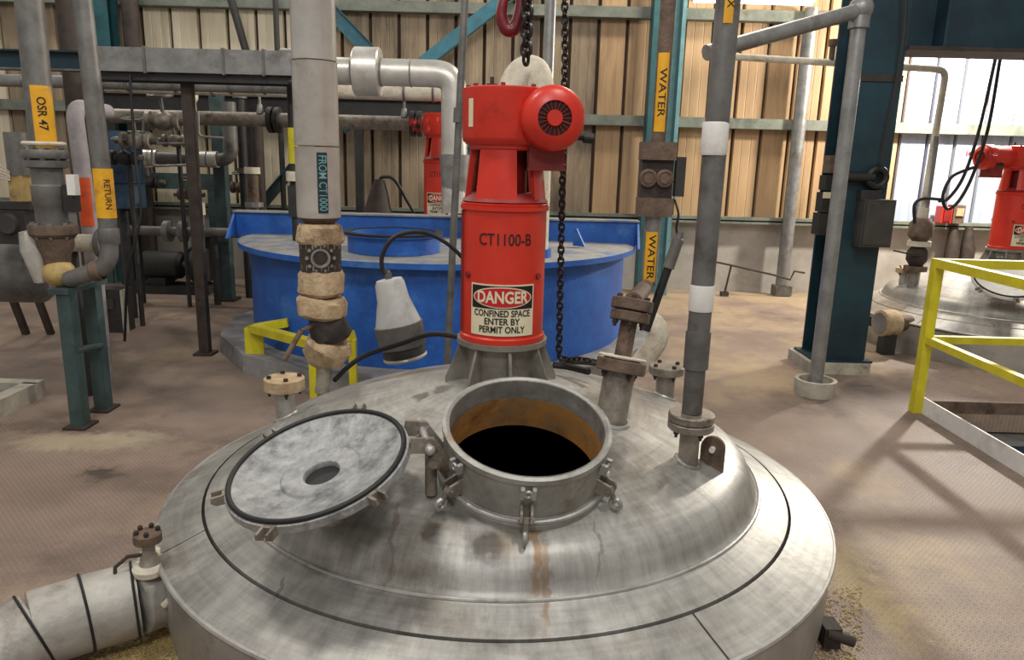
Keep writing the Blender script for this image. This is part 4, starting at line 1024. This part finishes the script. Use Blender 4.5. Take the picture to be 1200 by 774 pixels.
# ---- left foreground riser assembly
LX, LY = -2.80, 4.5
t = thing('left_riser', 'grey vertical riser with yellow label and stacked flanged valve at the left edge', 'pipe', (LX, LY, .85))
MB().cyl((LX, LY, 1.72), (LX+.012, LY, 3.3), .074, seg=24).build('pipe', M['galv_dark'], t)
azl = az_cam(LX, LY)
lab = MB().sector((LX, LY, 0), .0745, .0762, 1.71, 2.06, azl-.55, azl+1.15, 16).build('label', M['label_y'], t)
mb = MB(); wrap_text(mb, 'OSR 47', .066, (LX, LY), .0785, 1.905, azl+.1, True, .0008, sx=.9); mb.build('label_lettering', M['ink'], lab)
MB().lathe([(.0, 1.70), (.12, 1.70), (.125, 1.69), (.125, 1.66), (.12, 1.65), (0, 1.65)], (LX, LY, 0), seg=32).build('flange', M['galv_dark'], t)
bolts((LX, LY, 1.655), (0, 0, 1), .1, .045, 8, .014).build('flange_bolts', M['galv'], t)['kind'] = 'stuff'
MB().torus((LX, LY, 1.735), (0, 0, 1), .105, .012, 32, 8).build('clamp_ring', M['insul_white'], t)
MB().lathe([(.09, 1.65), (.12, 1.635), (.12, 1.60), (.085, 1.59), (.085, 1.50), (.095, 1.49), (.095, 1.38), (.088, 1.37), (.088, 1.26), (.0, 1.26)], (LX, LY, 0), seg=28).build('valve_body', M['galv_dark'], t)
MB().lathe([(0, 1.26), (.13, 1.26), (.135, 1.25), (.135, 1.205), (.12, 1.19), (0, 1.19)], (LX, LY, 0), seg=32).build('flange', M['brown'], t)
bolts((LX, LY, 1.2), (0, 0, 1), .108, .06, 8, .014).build('flange_bolts', M['galv'], t)['kind'] = 'stuff'
MB().lathe([(.105, 1.19), (.105, 1.13), (.08, 1.07), (.075, .98), (0, .96)], (LX, LY, 0), seg=24).build('tee_body', M['brown'], t)
MB().sphere((LX+.02, LY-.02, .965), .092, 20, 12, (1, 1, .95)).build('resin_cap', M['amber'], t)
MB().lathe([(.0, .17), (.05, .16), (.06, .05), (.035, -.15), (0, -.16)], (LX-.1, LY-.05, 1.06), (-.12, 0, 1), 16, lump=.02, lsc=16).build('foil_wrap', M['foil'], t)
MB().box((LX+.16, LY-.02, 1.50), (.05, .05, .12)).build('white_tag', M['white'], t)
MB().box((LX+.13, LY, 1.42), (.06, .08, .16)).build('actuator', M['dark'], t)
# branch
bp0 = Vector((LX+.06, LY-.06, .93)); bx = onY(135, 290, LY).x
t = thing('branch_pipe', 'grey branch pipe with orange-yellow label rising from an elbow beside the left riser', 'pipe', bp0)
MB().tube(bend([bp0+Vector((.03, 0, .0)), Vector((bx-.02, LY-.04, 1.02)), Vector((bx-.02, LY-.02, 1.24)), Vector((bx-.07, LY, 3.3))], .1, 8), .052, 18).build('pipe', M['galv_dark'], t)
MB().lathe([(.056, -.03), (.064, -.02), (.064, .02), (.056, .03)], (bx-.1, LY-.045, .99), (1, .05, .22), 20).build('coupling', M['brown'], t)
MB().lathe([(.056, -.05), (.06, -.04), (.06, .04), (.056, .05)], (bx-.02, LY-.02, 1.2), (0, 0, 1), 20).build('coupling', M['galv_dark'], t)
azb = az_cam(bx, LY); lx_ = bx-.026
lab = MB().sector((lx_, LY-.012, 0), .05, .0605, 1.31, 1.60, azb-1.1, azb+1.1, 12).build('label', M['label_y'], t)
mb = MB(); wrap_text(mb, 'RETURN', .05, (lx_, LY-.012), .0615, 1.45, azb+.25, True, .0004, sx=.95); mb.build('label_lettering', M['ink'], lab)
# white pipe with orange sticker
wx = onY(97, 180, 5.2).x
t = thing('white_pipe', 'pale vertical pipe with an orange sticker between the two labelled pipes', 'pipe', (wx, 5.2, 1.1))
MB().tube(bend([(wx-.02, 5.6, 1.98), (wx-.03, 5.2, 1.99), (wx, 5.2, 1.1), (wx, 5.2, 0)], .1), .055, 16).build('pipe', M['pipe_pale'], t)
MB().sector((wx, 5.2, 0), .0556, .058, 1.19, 1.52, az_cam(wx, 5.2)-1.2, az_cam(wx, 5.2)+.5, 12).build('sticker', M['label_o'], t)
q = onY(100, 285, 5.0)
t = thing('flanged_pipe', 'short pale flanged pipe end beside the left valve stack', 'pipe', (q.x, q.y, 0))
MB().cyl((q.x-.1, q.y+.02, 0), q+Vector((-.1, .02, 0)), .03, seg=10).build('stand', M['dark'], t)
MB().cyl(q+Vector((-.14, 0, 0)), q+Vector((.1, 0, 0)), .06, seg=18).build('pipe', M['insul_white'], t); MB().cyl(q+Vector((.1, 0, 0)), q+Vector((.14, 0, 0)), .1, seg=20).build('flange', M['galv_dark'], t)
# green legs
t = thing('pipe_support', 'pair of dark green angle-iron legs joined by a bar under the left riser', 'pipe support', (-2.72, 4.58, 0))
f1 = onZ(95, 500); f2_ = onZ(122, 480)
for f, lb_h in ((f1, .86), (f2_, .86)):
    mb = MB().box((f.x-.036, f.y, lb_h/2), (.012, .08, lb_h)).box((f.x, f.y-.036, lb_h/2), (.08, .012, lb_h)).box((f.x+.036, f.y, lb_h/2), (.012, .08, lb_h))
    mb.build('leg', M['green'], t)
    MB().box((f.x, f.y, .008), (.14, .16, .016)).build('foot', M['brown_dark'], t)
MB().cyl((f1.x+.03, f1.y-.02, .50), (f2_.x+.03, f2_.y-.02, .45), .022, seg=12).build('cross_bar', M['green'], t)
MB().box(((f1.x+f2_.x)/2, (f1.y+f2_.y)/2, .87), (.12, .44, .03)).build('top_plate', M['green'], t)
# dark actuator with wires at the left edge
q = onY(22, 265, 4.9)
t = thing('valve_actuator', 'dark valve actuator with loose pale wires at the left edge', 'actuator', q+Vector((0, 0, -.2)))
MB().box(q, (.22, .2, .22)).build('body', M['dark'], t)
MB().lathe([(0, .0), (.06, .0), (.075, -.02), (.075, -.05)], q+Vector((0, -.12, .02)), (0, -1, 0), 24).build('dial', M['box'], t)
MB().box(q+Vector((.05, 0, .24)), (.09, .12, .18)).build('junction_box', M['amber'], t)
MB().box(q+Vector((0, 0, .14)), (.3, .2, .05)).build('bracket', M['dark'], t)
MB().cyl(q+Vector((.05, 0, .33)), q+Vector((.05, 0, .6)), .07, seg=16).build('motor', M['galv_dark'], t)
mb = MB()
for i in range(6):
    e = q+Vector((-.22+.02*i, -.1, .16+.01*i)); mb.tube(spline([e, e+Vector((.08, -.02, .16+.02*(i % 3))), q+Vector((.03, -.07, .30+.01*i))], 6), .005, 5)
mb.build('loose_wires', M['insul_white'], t)['kind'] = 'stuff'
q2 = onY(12, 318, 5.2)
t = thing('grey_vessel', 'grey horizontal pump casing on two dark legs at the left edge', 'pump', (q2.x, 5.2, 0))
MB().lathe([(0, -.35), (.19, -.33), (.22, -.28), (.22, .22), (.15, .3), (0, .3)], q2, (1, 0, .0), 28).build('casing', M['galv_dark'], t)
MB().cyl(q2+Vector((.12, -.05, .05)), q2+Vector((.36, -.02, .16)), .075, seg=18).build('outlet', M['insul_white'], t)
for px, py in ((31, 392), (60, 392)):
    f = onZ(px, py); MB().bar((f.x, f.y, 0), (f.x-.03, f.y-.2, .68), .05, .05).build('leg', M['brown_dark'], t)
MB().bar(onZ(31, 392)+Vector((-.3, -.2, .62)), onZ(60, 392)+Vector((0, -.2, .64)), .07, .07).build('cross_beam', M['brown_dark'], t)
# raised kerb at left
k0, k1 = onZ(50, 468), onZ(-30, 508)
t = thing('floor_kerb', 'pale concrete kerb round a dark sump at the left edge', 'kerb', k0)
d = (k1-k0).normalized()
MB().bar(k0+Vector((-.07, 0, .06)), k1+Vector((-.07, 0, .06)), .1, .12).build('kerb_side', M['kerb'], t)
MB().bar(k0+Vector((-.02, 0.02, .06)), k0+Vector((-1.3, .05, .06)), .1, .12).build('kerb_end', M['kerb'], t)
MB().box((k0.x-.7, k0.y-.45, .02), (1.1, .9, .04)).build('sump_cover', M['dark'], t)
# far teal vertical at left (behind)
vpipe('drop_pipe', 'dark vertical pipe right of the blue-green column at far left', 152, -40, 60, 9.92, .1, M['brown_dark'])
vpipe('drop_pipe', 'thin dark conduit against cream cladding left of the clad riser', 323, -40, 62, 9.8, .035, M['dark'])
a = onY(268, -10, 9.9); b = onY(290, 66, 9.9)
tag(MB().cyl(b, a, .05, seg=10).build('leaning_conduit', M['dark']), 'dark leaning conduit against the cream cladding above the duct', 'conduit')
# hanging cable left
tag(MB().tube(spline([onY(152, 88, 6.08), onY(158, 180, 6.0), onY(165, 250, 5.9), onY(150, 320, 5.8), onY(146, 400, 5.8)], 8), .011, 7).build('hanging_cable', M['black']), 'thin black cable hanging beside the blue drum', 'cable')

# ================================================================== bottom-left lagged pipe with valve
t = thing('lagged_elbow', 'fat foil-lagged pipe elbow leaving the vessel skirt at the lower left', 'pipe', (-1.45, 2.2, 0))
pa = Vector((TC.x-1.33*math.sin(math.radians(62)), TC.y-1.33*math.cos(math.radians(62)), .165))
path = [pa, Vector((-1.30, 2.32, .165)), Vector((-1.43, 2.245, .16)), Vector((-1.55, 2.155, .15)), Vector((-1.64, 2.06, .11)), Vector((-1.69, 1.98, .04))]
secs = [(path[0], path[1]), (path[1], path[2]), (path[2], path[3]), (path[3], path[4]), (path[4], path[5])]
for i, (a, b) in enumerate(secs):
    dd = (b-a).normalized(); Lh = (b-a).length
    MB().lathe([(0, -.01), (.126, -.012), (.13, 0), (.129, Lh*.5), (.13, Lh), (.12, Lh+.008), (0, Lh+.01)], a, dd, 32, lump=.004, lsc=9).build('lagging_section', M['foil'], t)
for b in path[1:4]:
    dd = (path[min(5, path.index(b)+1)]-b).normalized(); MB().torus(b, dd, .131, .005, 32, 6).build('band', M['black'], t)
# collar with ear near skirt
dd = (path[0]-path[1]).normalized()
cc = path[0].lerp(path[1], .35)
MB().lathe([(.13, -.02), (.15, -.01), (.15, .03), (.13, .04)], cc, dd, 32, lump=.006).build('collar', M['insul_white'], t)
# valve on top
vt = onZ(176, 664, .30)
t2 = thing('drain_valve', 'small brown flanged valve with lever on top of the lower-left lagged pipe', 'valve', vt)
MB().lathe([(0, -.02), (.056, -.02), (.058, 0), (.05, .012), (0, .014)], vt, seg=24).build('base_flange', M['insul_white'], t2)
MB().lathe([(.036, .01), (.03, .03), (.022, .05), (.02, .1), (0, .1)], vt, seg=16).build('stem', M['steel_dirty'], t2)
MB().lathe([(0, .085), (.03, .088), (.046, .095), (.046, .125), (.04, .13), (0, .13)], vt, seg=20).build('top_flange', M['brown'], t2)
mb = MB()
for a in (.5, 1.6, 2.7, 3.8, 5.1):
    q = vt+Vector((.034*math.cos(a), .034*math.sin(a), .125)); mb.cyl(q, q+Vector((0, 0, .014)), .0085, seg=8); mb.sphere(q+Vector((0, 0, .013)), .009, 8, 6)
mb.build('nuts', M['brown_dark'], t2)['kind'] = 'stuff'
MB().tube([vt+Vector((-.01, 0, .045)), vt+Vector((-.07, -.01, .04)), vt+Vector((-.105, -.03, .01)), vt+Vector((-.105, -.04, -.05))], .007, 6).build('lever', M['brown_dark'], t2)
MB().tube(spline([vt+Vector((.05, .0, .0)), vt+Vector((.10, .01, .01)), vt+Vector((.10, -.03, -.07)), vt+Vector((.06, -.05, -.12))], 5), .012, 8).build('strap', M['insul_white'], t2)
# straw-coloured flecks by the skirt stand in for lit grating
mb = MB()
for i in range(900):
    px = random.uniform(105, 205) if i < 500 else random.uniform(955, 1010); py = random.uniform(725, 790) if i < 500 else random.uniform(690, 790)
    q = onZ(px, py); a = random.random()*6.28; L = random.uniform(.006, .016)
    mb.box(q+Vector((0, 0, .003)), (L, .003, .003), Matrix.Rotation(a, 3, 'Z'))
tag(mb.build('lit_grating_flecks', M['lit_fleck']), 'scattered straw-coloured debris standing in for lit grating beside the vessel skirt', 'flecks', kind='stuff')

# ================================================================== chains and hook
def link_mesh(L, W, r):
    """stadium link in XZ plane"""
    pts = []; h = L/2-W/2
    for i in range(9): a = PI*i/8; pts.append((W/2*math.cos(a), 0, h+W/2*math.sin(a)))
    for i in range(9): a = PI+PI*i/8; pts.append((W/2*math.cos(a), 0, -h+W/2*math.sin(a)))
    n = len(pts); vs = []; fs = []; ss = 6
    for i in range(n):
        p = Vector(pts[i]); tdir = (Vector(pts[(i+1) % n])-Vector(pts[i-1])).normalized(); s1 = Vector((0, 1, 0)); s2 = tdir.cross(s1)
        for k in range(ss): a = 2*PI*k/ss; vs.append(p+s1*r*math.cos(a)+s2*r*math.sin(a))
    for i in range(n):
        for k in range(ss): fs.append((i*ss+k, ((i+1) % n)*ss+k, ((i+1) % n)*ss+(k+1) % ss, i*ss+(k+1) % ss))
    return MB().add(vs, fs)
def chain(name, label, pts, L, W, r, m):
    """links along polyline"""
    t = thing(name, label, 'chain', pts[-1])
    proto = link_mesh(L, W, r).build('chain_link', m, t, local=True); me = proto.data; first = True
    step = L-2*r*1.15; seglen = [(pts[i+1]-pts[i]).length for i in range(len(pts)-1)]; tot = sum(seglen); s = L/2; k = 0
    while s < tot:
        q = s; i = 0
        while i < len(seglen)-1 and q > seglen[i]: q -= seglen[i]; i += 1
        d = (pts[i+1]-pts[i]).normalized(); p = pts[i]+d*q
        u, v, n = frame(d); rot = Matrix((u, v, n)).transposed() @ Matrix.Rotation(PI/2*(k % 2)+.5, 3, 'Z')
        o = proto if first else bpy.data.objects.new('chain_link', me)
        if not first: C.objects.link(o); o.parent = t
        first = False
        o.matrix_local = Matrix.Translation(p-wloc(t)) @ rot.to_4x4()
        s += step; k += 1
    return t
yc = 3.0
a, b = onY(620, -60, yc), onY(618, 76, yc)
chain('lifting_chain', 'heavy black lifting chain hanging over the top of the red gearbox', [Vector((a.x, yc, a.z)), Vector((a.x, yc, b.z))], .05, .038, .0075, M['chain'])
yc = 2.96
a, b = onY(667, -60, 3.25), onY(655, 418, 3.25)
chain('hoist_chain', 'long thin black hoist chain hanging right of the agitator down to the dome', [Vector((a.x-.02, 3.25, a.z)), Vector((a.x, 3.25, 2.15)), Vector((b.x, 3.25, b.z)), b+Vector((.04, -.02, -.01)), b+Vector((.09, .0, -.01)), b+Vector((.16, -.02, -.015))], .036, .024, .0048, M['chain'])
hk = onY(600, 20, 3.05)
t = thing('lifting_hook', 'maroon lifting hook at the top edge beside the heavy chain', 'hook', hk+Vector((0, 0, -.08)))
pts = [hk+Vector((.035, 0, .17)), hk+Vector((.034, 0, .08)), hk+Vector((.03, 0, .02)), hk+Vector((.012, 0, -.04)), hk+Vector((-.02, 0, -.045)), hk+Vector((-.04, 0, .0)), hk+Vector((-.035, 0, .05)), hk+Vector((-.022, 0, .09))]
sp_ = spline(pts, 6); MB().tube(sp_, [.016+.009*math.sin(PI*i/(len(sp_)-1)) for i in range(len(sp_))], 12).build('hook', M['maroon'], t)
MB().tube([hk+Vector((.02, 0, .1)), hk+Vector((-.012, 0, .06)), hk+Vector((-.024, 0, .085))], .006, 6).build('latch', M['galv_dark'], t)

# ================================================================== grey bell-shaped plug housing with cable
q = onY(475, 414, 3.98)
ax = Vector((-.2, 0, 1)).normalized()
t = thing('bell_lamp', 'grey bell-shaped lamp housing with metal collar leaning on the dome left of the agitator', 'lamp', q)
q = q+Vector((.0, 0, -.02))
MB().lathe([(0, .185), (.128, .185), (.105, .27), (.088, .33), (.08, .42), (.07, .44), (0, .445)], q, ax, 28).build('housing', M['plug'], t)
MB().lathe([(.125, .06), (.130, .065), (.135, .19), (.12, .195)], q, ax, 28).build('collar', M['galv_dark'], t)
MB().lathe([(.112, .0), (.118, .005), (.118, .07)], q, ax, 28).build('skirt', M['box'], t)
MB().torus(q, ax, .112, .012, 28, 8).build('bottom_rim', M['clad'], t)
MB().lathe([(.02, .44), (.02, .47), (.014, .49), (0, .49)], q, ax, 12).build('gland', M['galv_dark'], t)
c0 = q+ax*.48
tag(MB().tube(spline([c0, onY(449, 318, 3.98), onY(448, 300, 3.98), onY(462, 278, 4.0), onY(490, 272, 4.05), onY(515, 280, 4.1), onY(540, 300, 4.15), onY(560, 330, 4.2)], 8), [.02]*6+[.012]*51, 8).build('lamp_cable', M['black']), 'arched dark cable rising from the grey bell-shaped lamp', 'cable')
# dark cone lamp on blue tank
q = onY(443, 248, 7.9)
t = thing('cone_plug', 'small dark cone-shaped plug with arched cable behind the blue tank', 'plug', q)
MB().lathe([(0, 0), (.15, 0), (.13, .06), (.09, .22), (.05, .33), (0, .34)], q, (.06, 0, 1), 22).build('cone', M['brown_dark'], t)
MB().tube(spline([q+Vector((.02, 0, .33)), q+Vector((.06, 0, .36)), q+Vector((.18, 0, .33)), q+Vector((.32, 0, .1)), q+Vector((.38, 0, 0))], 7), .018, 7).build('cable', M['black'], t)
# cable over the dome
pts = [onY(392, 446, 3.55), onY(408, 430, 3.65), onY(430, 416, 3.75), onY(470, 403, 3.72), onY(505, 392, 3.6), onY(545, 396, 3.4)]
tag(MB().tube(spline(pts, 8), .013, 8).build('dome_cable', M['black']), 'black cable draped over the dome from the clad riser to the agitator', 'cable')
pts = [onY(648, 428, 3.22), onY(665, 430, 3.2), onY(690, 436, 3.12)]
tag(MB().tube(spline(pts, 6), .016, 8).build('hose_end', M['black']), 'short black hose end lying behind the manhole right of the agitator', 'hose')
pts = [onY(655, 424, 3.4), onY(690, 425, 3.4), onY(718, 432, 3.4), onY(712, 450, 3.3)]
tag(MB().tube(spline(pts, 6), .014, 8).build('loose_cable', M['brown_dark']), 'loose dark cable lying between the hoist chain and the sloped nozzle', 'cable')

# ================================================================== yellow angle stand behind the vessel
t = thing('yellow_stand', 'small yellow angle-iron stand on the floor behind the vessel near the clad riser', 'stand', onZ(300, 436))
f = onZ(300, 436); zt = .36
pA, pB, pC = onY(366, 403, 5.12), onY(413, 393, 5.02), onY(338, 378, 5.75)
MB().box((f.x, f.y, zt/2), (.15, .012, zt)).box((f.x-.07, f.y+.04, zt/2), (.012, .08, zt)).build('leg', M['yellow'], t)
for p_ in (pA, pB): MB().box((p_.x, p_.y, (p_.z-.03)/2), (.05, .05, p_.z-.03)).build('leg', M['yellow'], t)
ft = Vector((f.x, f.y, zt))
for a, b in ((ft, pA), (pA, pB), (ft, pC)): MB().bar(a, b, .08, .06).build('top_rail', M['yellow'], t)

# ================================================================== right side: yellow guardrail, toe boards, pit
RH = 1.12; rx0, ry0 = 2.95, 5.14
t = thing('guardrail', 'yellow steel guardrail round the floor hatch at the right edge', 'railing', (rx0, ry0, 0))
posts = [(rx0, ry0), (rx0, 2.7), (4.8, ry0), (4.8, 2.7)]
for (px_, py_) in posts: MB().box((px_, py_, RH/2), (.065, .065, RH)).build('post', M['yellow'], t)
for z in (RH-.03, .545):
    s = .06 if z > 1 else .05
    MB().box((rx0, (ry0+2.7)/2, z), (s, ry0-2.7-.06, s)).build('top_rail' if z > 1 else 'mid_rail', M['yellow'], t)
    MB().box(((rx0+4.8)/2, ry0, z), (4.8-rx0-.06, s, s)).build('top_rail' if z > 1 else 'mid_rail', M['yellow'], t)
    MB().box((4.8, (ry0+2.7)/2, z), (s, ry0-2.7-.06, s)).build('top_rail' if z > 1 else 'mid_rail', M['yellow'], t)
t = thing('toe_board', 'pale steel toe boards along the edges of the floor hatch', 'toe board', (rx0, 4.0, 0))
MB().box((PX0-.005, (PY0+PY1)/2, .055), (.012, PY1-PY0, .13)).build('board', M['white'], t)
MB().box((PX0+.04, (PY0+PY1)/2, .006), (.09, PY1-PY0, .012)).build('angle_leg', M['galv'], t)
MB().box(((PX0+PX1)/2, PY1+.005, .04), (PX1-PX0, .012, .09)).build('board', M['brown'], t)
t = thing('blue_girder', 'dark blue girder seen down through the floor hatch', 'beam', ((PX0+PX1)/2, PY1-.1, -.7))
MB().box(((PX0+PX1)/2, PY1-.02, -.17), (PX1-PX0+.6, .28, .03)).build('top_flange', M['galv'], t)
MB().box(((PX0+PX1)/2, PY1-.1, -.42), (PX1-PX0+.6, .03, .5)).build('web', mat('girder_blue', (28, 70, 100), (20, 52, 78), scale=4, rough=.5), t)
MB().box(((PX0+PX1)/2, PY1-.1, -.68), (PX1-PX0+.6, .28, .03)).build('bottom_flange', M['galv'], t)

# ---- grey standpipe in white collar + diagonal
sx_, sy_ = 2.365, 5.52
t = thing('stand_pipe', 'grey stand pipe in a white ring collar in front of the big dark column', 'pipe', (sx_, sy_, 0))
zt = onY(1010, 12, sy_).z
MB().cyl((sx_, sy_, .02), (sx_, sy_, zt), .052, seg=20).build('pipe', M['galv'], t)
MB().sphere((sx_, sy_, zt+.01), .085).cyl((sx_, sy_, zt-.12), (sx_, sy_, zt-.04), .07, seg=18).build('elbow_fitting', M['galv'], t)
e = onY(858, 52, 3.0)
MB().cyl((sx_, sy_, zt), onY(828, 62, 5.0), .05, seg=16).build('diagonal_branch', M['galv'], t)
MB().lathe([(.13, .0), (.15, .0), (.155, .12), (.14, .125), (.125, .12), (.12, .03), (0, .03)], (sx_, sy_, 0), seg=36).build('ring_collar', M['kerb'], t)
# small bore pale pipe
Yp = 7.45
zz = onY(930, 70, Yp).z
pts = [onY(840, 66, Yp), Vector((onY(1109, 84, Yp).x, Yp, zz)), ]
xe = onY(1109, 84, Yp).x
t = thing('pale_line', 'thin pale pipe crossing the tan wall and dropping to the back right vessel', 'pipe', (xe, Yp, 1.2))
ve = onY(1082, 248, Yp)
MB().tube(bend([onY(852, 66, Yp), onY(1109, 82, Yp), Vector((xe-.03, Yp, 1.33))], .09), .032, 14).build('pipe', M['insul_white'], t)
MB().cyl((xe-.01, Yp, 1.33), (xe-.01, Yp, 2.05), .036, seg=14).build('galvanised_drop', M['galv'], t)
q = onY(975, 66, Yp); MB().cyl((q.x, Yp, zz), (q.x, Yp, zz+.15), .03, seg=12).cyl((q.x, Yp, zz+.13), (q.x, Yp, zz+.19), .045, seg=12).build('tee_stub', M['brown'], t)
# valve on the second vessel
q = Vector((xe-.02, Yp, 0)); rr = math.hypot(q.x-T2.x, q.y-T2.y); zq = zs(rr)
t = thing('nozzle_valve', 'grimy flanged valve stack on the back right vessel at the foot of the pale pipe', 'valve', (q.x, Yp, zq))
MB().cyl((q.x, Yp, zq-.05), (q.x, Yp, zq+.16), .055, seg=16).build('nozzle', M['steel_dirty'], t)
MB().cyl((q.x, Yp, zq+.15), (q.x, Yp, zq+.2), .11, seg=20).build('flange', M['brown'], t)
MB().lathe([(.06, .2), (.1, .26), (.1, .34), (.06, .4)], (q.x, Yp, zq), seg=18).build('valve_body', M['brown_dark'], t)
MB().cyl((q.x, Yp, zq+.4), (q.x, Yp, zq+.45), .11, seg=20).build('flange', M['insul_white'], t)
MB().lathe([(.07, .45), (.115, .5), (.115, .62), (.07, .68)], (q.x, Yp, zq), seg=18).build('strainer', M['brown'], t)
MB().cyl((q.x, Yp, zq+.66), (q.x, Yp, 1.36), .05, seg=16).build('reducer', M['insul_white'], t)
MB().bar((q.x, Yp-.08, zq+.3), (q.x-.3, Yp-.12, zq+.36), .03, .015).build('lever', M['dark'], t)
# cables around the right agitator
for i, (pp, lbl) in enumerate(([[(1166, 70), (1148, 150), (1130, 205), (1112, 232), (1100, 236)], 'thin dark cable hanging in front of the white cladding, left one'],
                              [[(1172, 70), (1158, 150), (1140, 205), (1124, 235), (1110, 245), (1105, 230), (1115, 208), (1136, 198), (1145, 196)], 'looped dark cable in front of the white cladding running to the right motor'],
                              [[(1072, 262), (1072, 240), (1083, 233), (1105, 234)], 'short black cable loop above the back right valve'])):
    tag(MB().tube(spline([onY(a_, b_, 7.35) for a_, b_ in pp], 7), .016, 7).build('power_cable', M['black']), lbl, 'cable')
# lagged stub low at left of second vessel
q = onY(1036, 379, 6.88)
t = thing('lagged_stub', 'cream lagged pipe stub with round end beside the back right vessel', 'pipe', q)
dv = Vector((.93, .22, 0)).normalized()
MB().cyl(q, q+dv*.28, .075, seg=18).build('pipe', M['brown'], t)
MB().lathe([(.0, 0), (.10, 0), (.125, .01), (.128, .02), (.128, .15), (.12, .17), (0, .18)], q-dv*.05, dv, 26, lump=.004).build('lagging', M['insul'], t)
MB().lathe([(0, -.004), (.1, -.004)], q-dv*.05, dv, 24).build('end_disc', M['galv'], t)
MB().box((q.x+.05, q.y, (q.z-.1)/2), (.12, .12, max(.02, q.z-.1))).build('support', M['dark'], t)
MB().bar(q+Vector((-.35, .25, .06)), q+Vector((.02, .1, -.03)), .04, .09).build('bracket', M['dark'], t)
f = onZ(1142, 398)
MB().box((f.x, f.y+.12, .16), (.2, .2, .32)).build('skirt_support', M['brown'], V2)
# wall stand pipe right and crank rod
q = onZ(912, 345)
t = thing('wall_pipe', 'grey pipe standing on the floor against the tan wall with a square foot', 'pipe', (q.x, q.y-.1, 0))
MB().cyl((q.x, q.y-.1, .1), (q.x, q.y-.1, 3.7), .085, seg=18).build('pipe', M['galv'], t)
MB().box((q.x, q.y-.1, .075), (.22, .2, .13)).build('foot', M['galv_dark'], t)
pts = [onY(838, 307, 9.9), onY(857, 311, 9.9), onY(905, 322, 9.9), onY(926, 328, 9.9), onY(931, 318, 9.9), onY(943, 320, 9.9)]
t = thing('crank_rod', 'thin rusty crank rod running low along the concrete wall', 'rod', (pts[2].x, 9.9, 0))
MB().tube(pts, .014, 7).build('rod', M['brown_dark'], t)
qf = onZ(853, 345); MB().cyl((pts[1].x, 9.9, pts[1].z), (pts[1].x-.06, 9.9, .02), .014, seg=7).box((pts[1].x-.06, 9.9, .03), (.1, .08, .06)).build('rod_stand', M['brown_dark'], t)
# control box and sockets on the column
q = onY(1023, 262, 6.02)
t = thing('control_box', 'dark grey steel control box fixed to the big dark column', 'control box', q+Vector((0, 0, -.2)))
MB().box(q+Vector((.03, .06, 0)), (.25, .16, .38)).build('body', M['box'], t)
MB().box(q+Vector((.03, -.025, 0)), (.22, .012, .34)).build('door', M['box'], t)
MB().box(q+Vector((-.02, .1, .22)), (.16, .1, .08)).build('gland_plate', M['dark'], t)
q = onY(1018, 208, 6.05)
t = thing('clamp_light', 'black clamp lamp gripping the column above the control box', 'lamp', q)
MB().cyl(q+Vector((-.2, .05, .0)), q+Vector((.06, .05, 0)), .04, seg=12).build('arm', M['black'], t)
MB().torus(q+Vector((.09, .05, .0)), (0, -1, 0), .07, .03, 24, 8).build('ring_head', M['black'], t)
q = onY(972, 240, 6.3)
t = thing('switch_stack', 'stack of dark switchgear with a cream tag left of the big column', 'switchgear', (q.x, 6.3, q.z-.35))
for dz, hh, ww, mm in ((.33, .14, .13, 'brown'), (.18, .12, .16, 'dark'), (.02, .16, .18, 'dark'), (-.16, .18, .2, 'dark')):
    MB().box((q.x, 6.3, q.z+dz), (ww, .14, hh)).build('module', M[mm], t)
MB().box((q.x-.05, 6.22, q.z+.08), (.09, .01, .05)).build('tag_plate', M['cream'], t)
MB().box((q.x+.1, 6.34, q.z+.05), (.2, .02, .1)).build('bracket', M['dark'], t)
# small equipment by the wall behind right agitator
q = onY(1132, 246, 9.6)
t = thing('red_junction', 'small red box on the dwarf wall left of the right agitator', 'box', (q.x, 9.98, 1.05))
MB().box((q.x, 10.08, 1.16), (.14, .16, .22)).build('body', M['red'], t); MB().box((q.x, 9.99, 1.16), (.1, .02, .16)).build('cover', M['red_dark'], t)
q = onY(1147, 244, 9.6)
t = thing('brown_junction', 'small brown box beside the red box on the dwarf wall', 'box', (q.x, 9.98, 1.05))
MB().box((q.x, 10.08, 1.17), (.15, .16, .24)).build('body', M['brown'], t); MB().box((q.x, 9.99, 1.2), (.1, .02, .1)).build('cover', M['insul'], t)
for px, lbl in ((1118, 'dark hanging sleeve on the wall below the red box'), (1136, 'dark hanging sleeve on the wall below the brown box')):
    q = onY(px, 280, 10.05); t = thing('hanging_sleeve', lbl, 'sleeve', (q.x, 10.05, .3))
    MB().tube([(q.x, 10.1, 1.0), (q.x+.02, 10.08, .7), (q.x, 10.06, .3)], [.05, .09, .1], 12).build('sleeve', M['brown_dark'], t)
# cable down the big column
tag(MB().tube(spline([onY(1062, -30, 6.0), onY(1060, 30, 6.0), onY(1052, 90, 6.0), onY(1044, 130, 6.0), onY(1032, 190, 6.0)], 8), .014, 7).build('column_cable', M['black']), 'dark cable running down the right edge of the big column', 'cable')
# fluorescent fitting at the top
q = onY(882, 4, 9.7)
t = thing('fluorescent_lamp', 'lit white fluorescent fitting at the top edge against the tan wall', 'lamp', q)
MB().box((q.x, 9.72, q.z+.05), (1.5, .12, .05)).build('housing', M['white'], t)
MB().cyl((q.x-.72, 9.68, q.z+.01), (q.x+.72, 9.68, q.z+.01), .022, seg=12).build('tube', M['tube'], t)
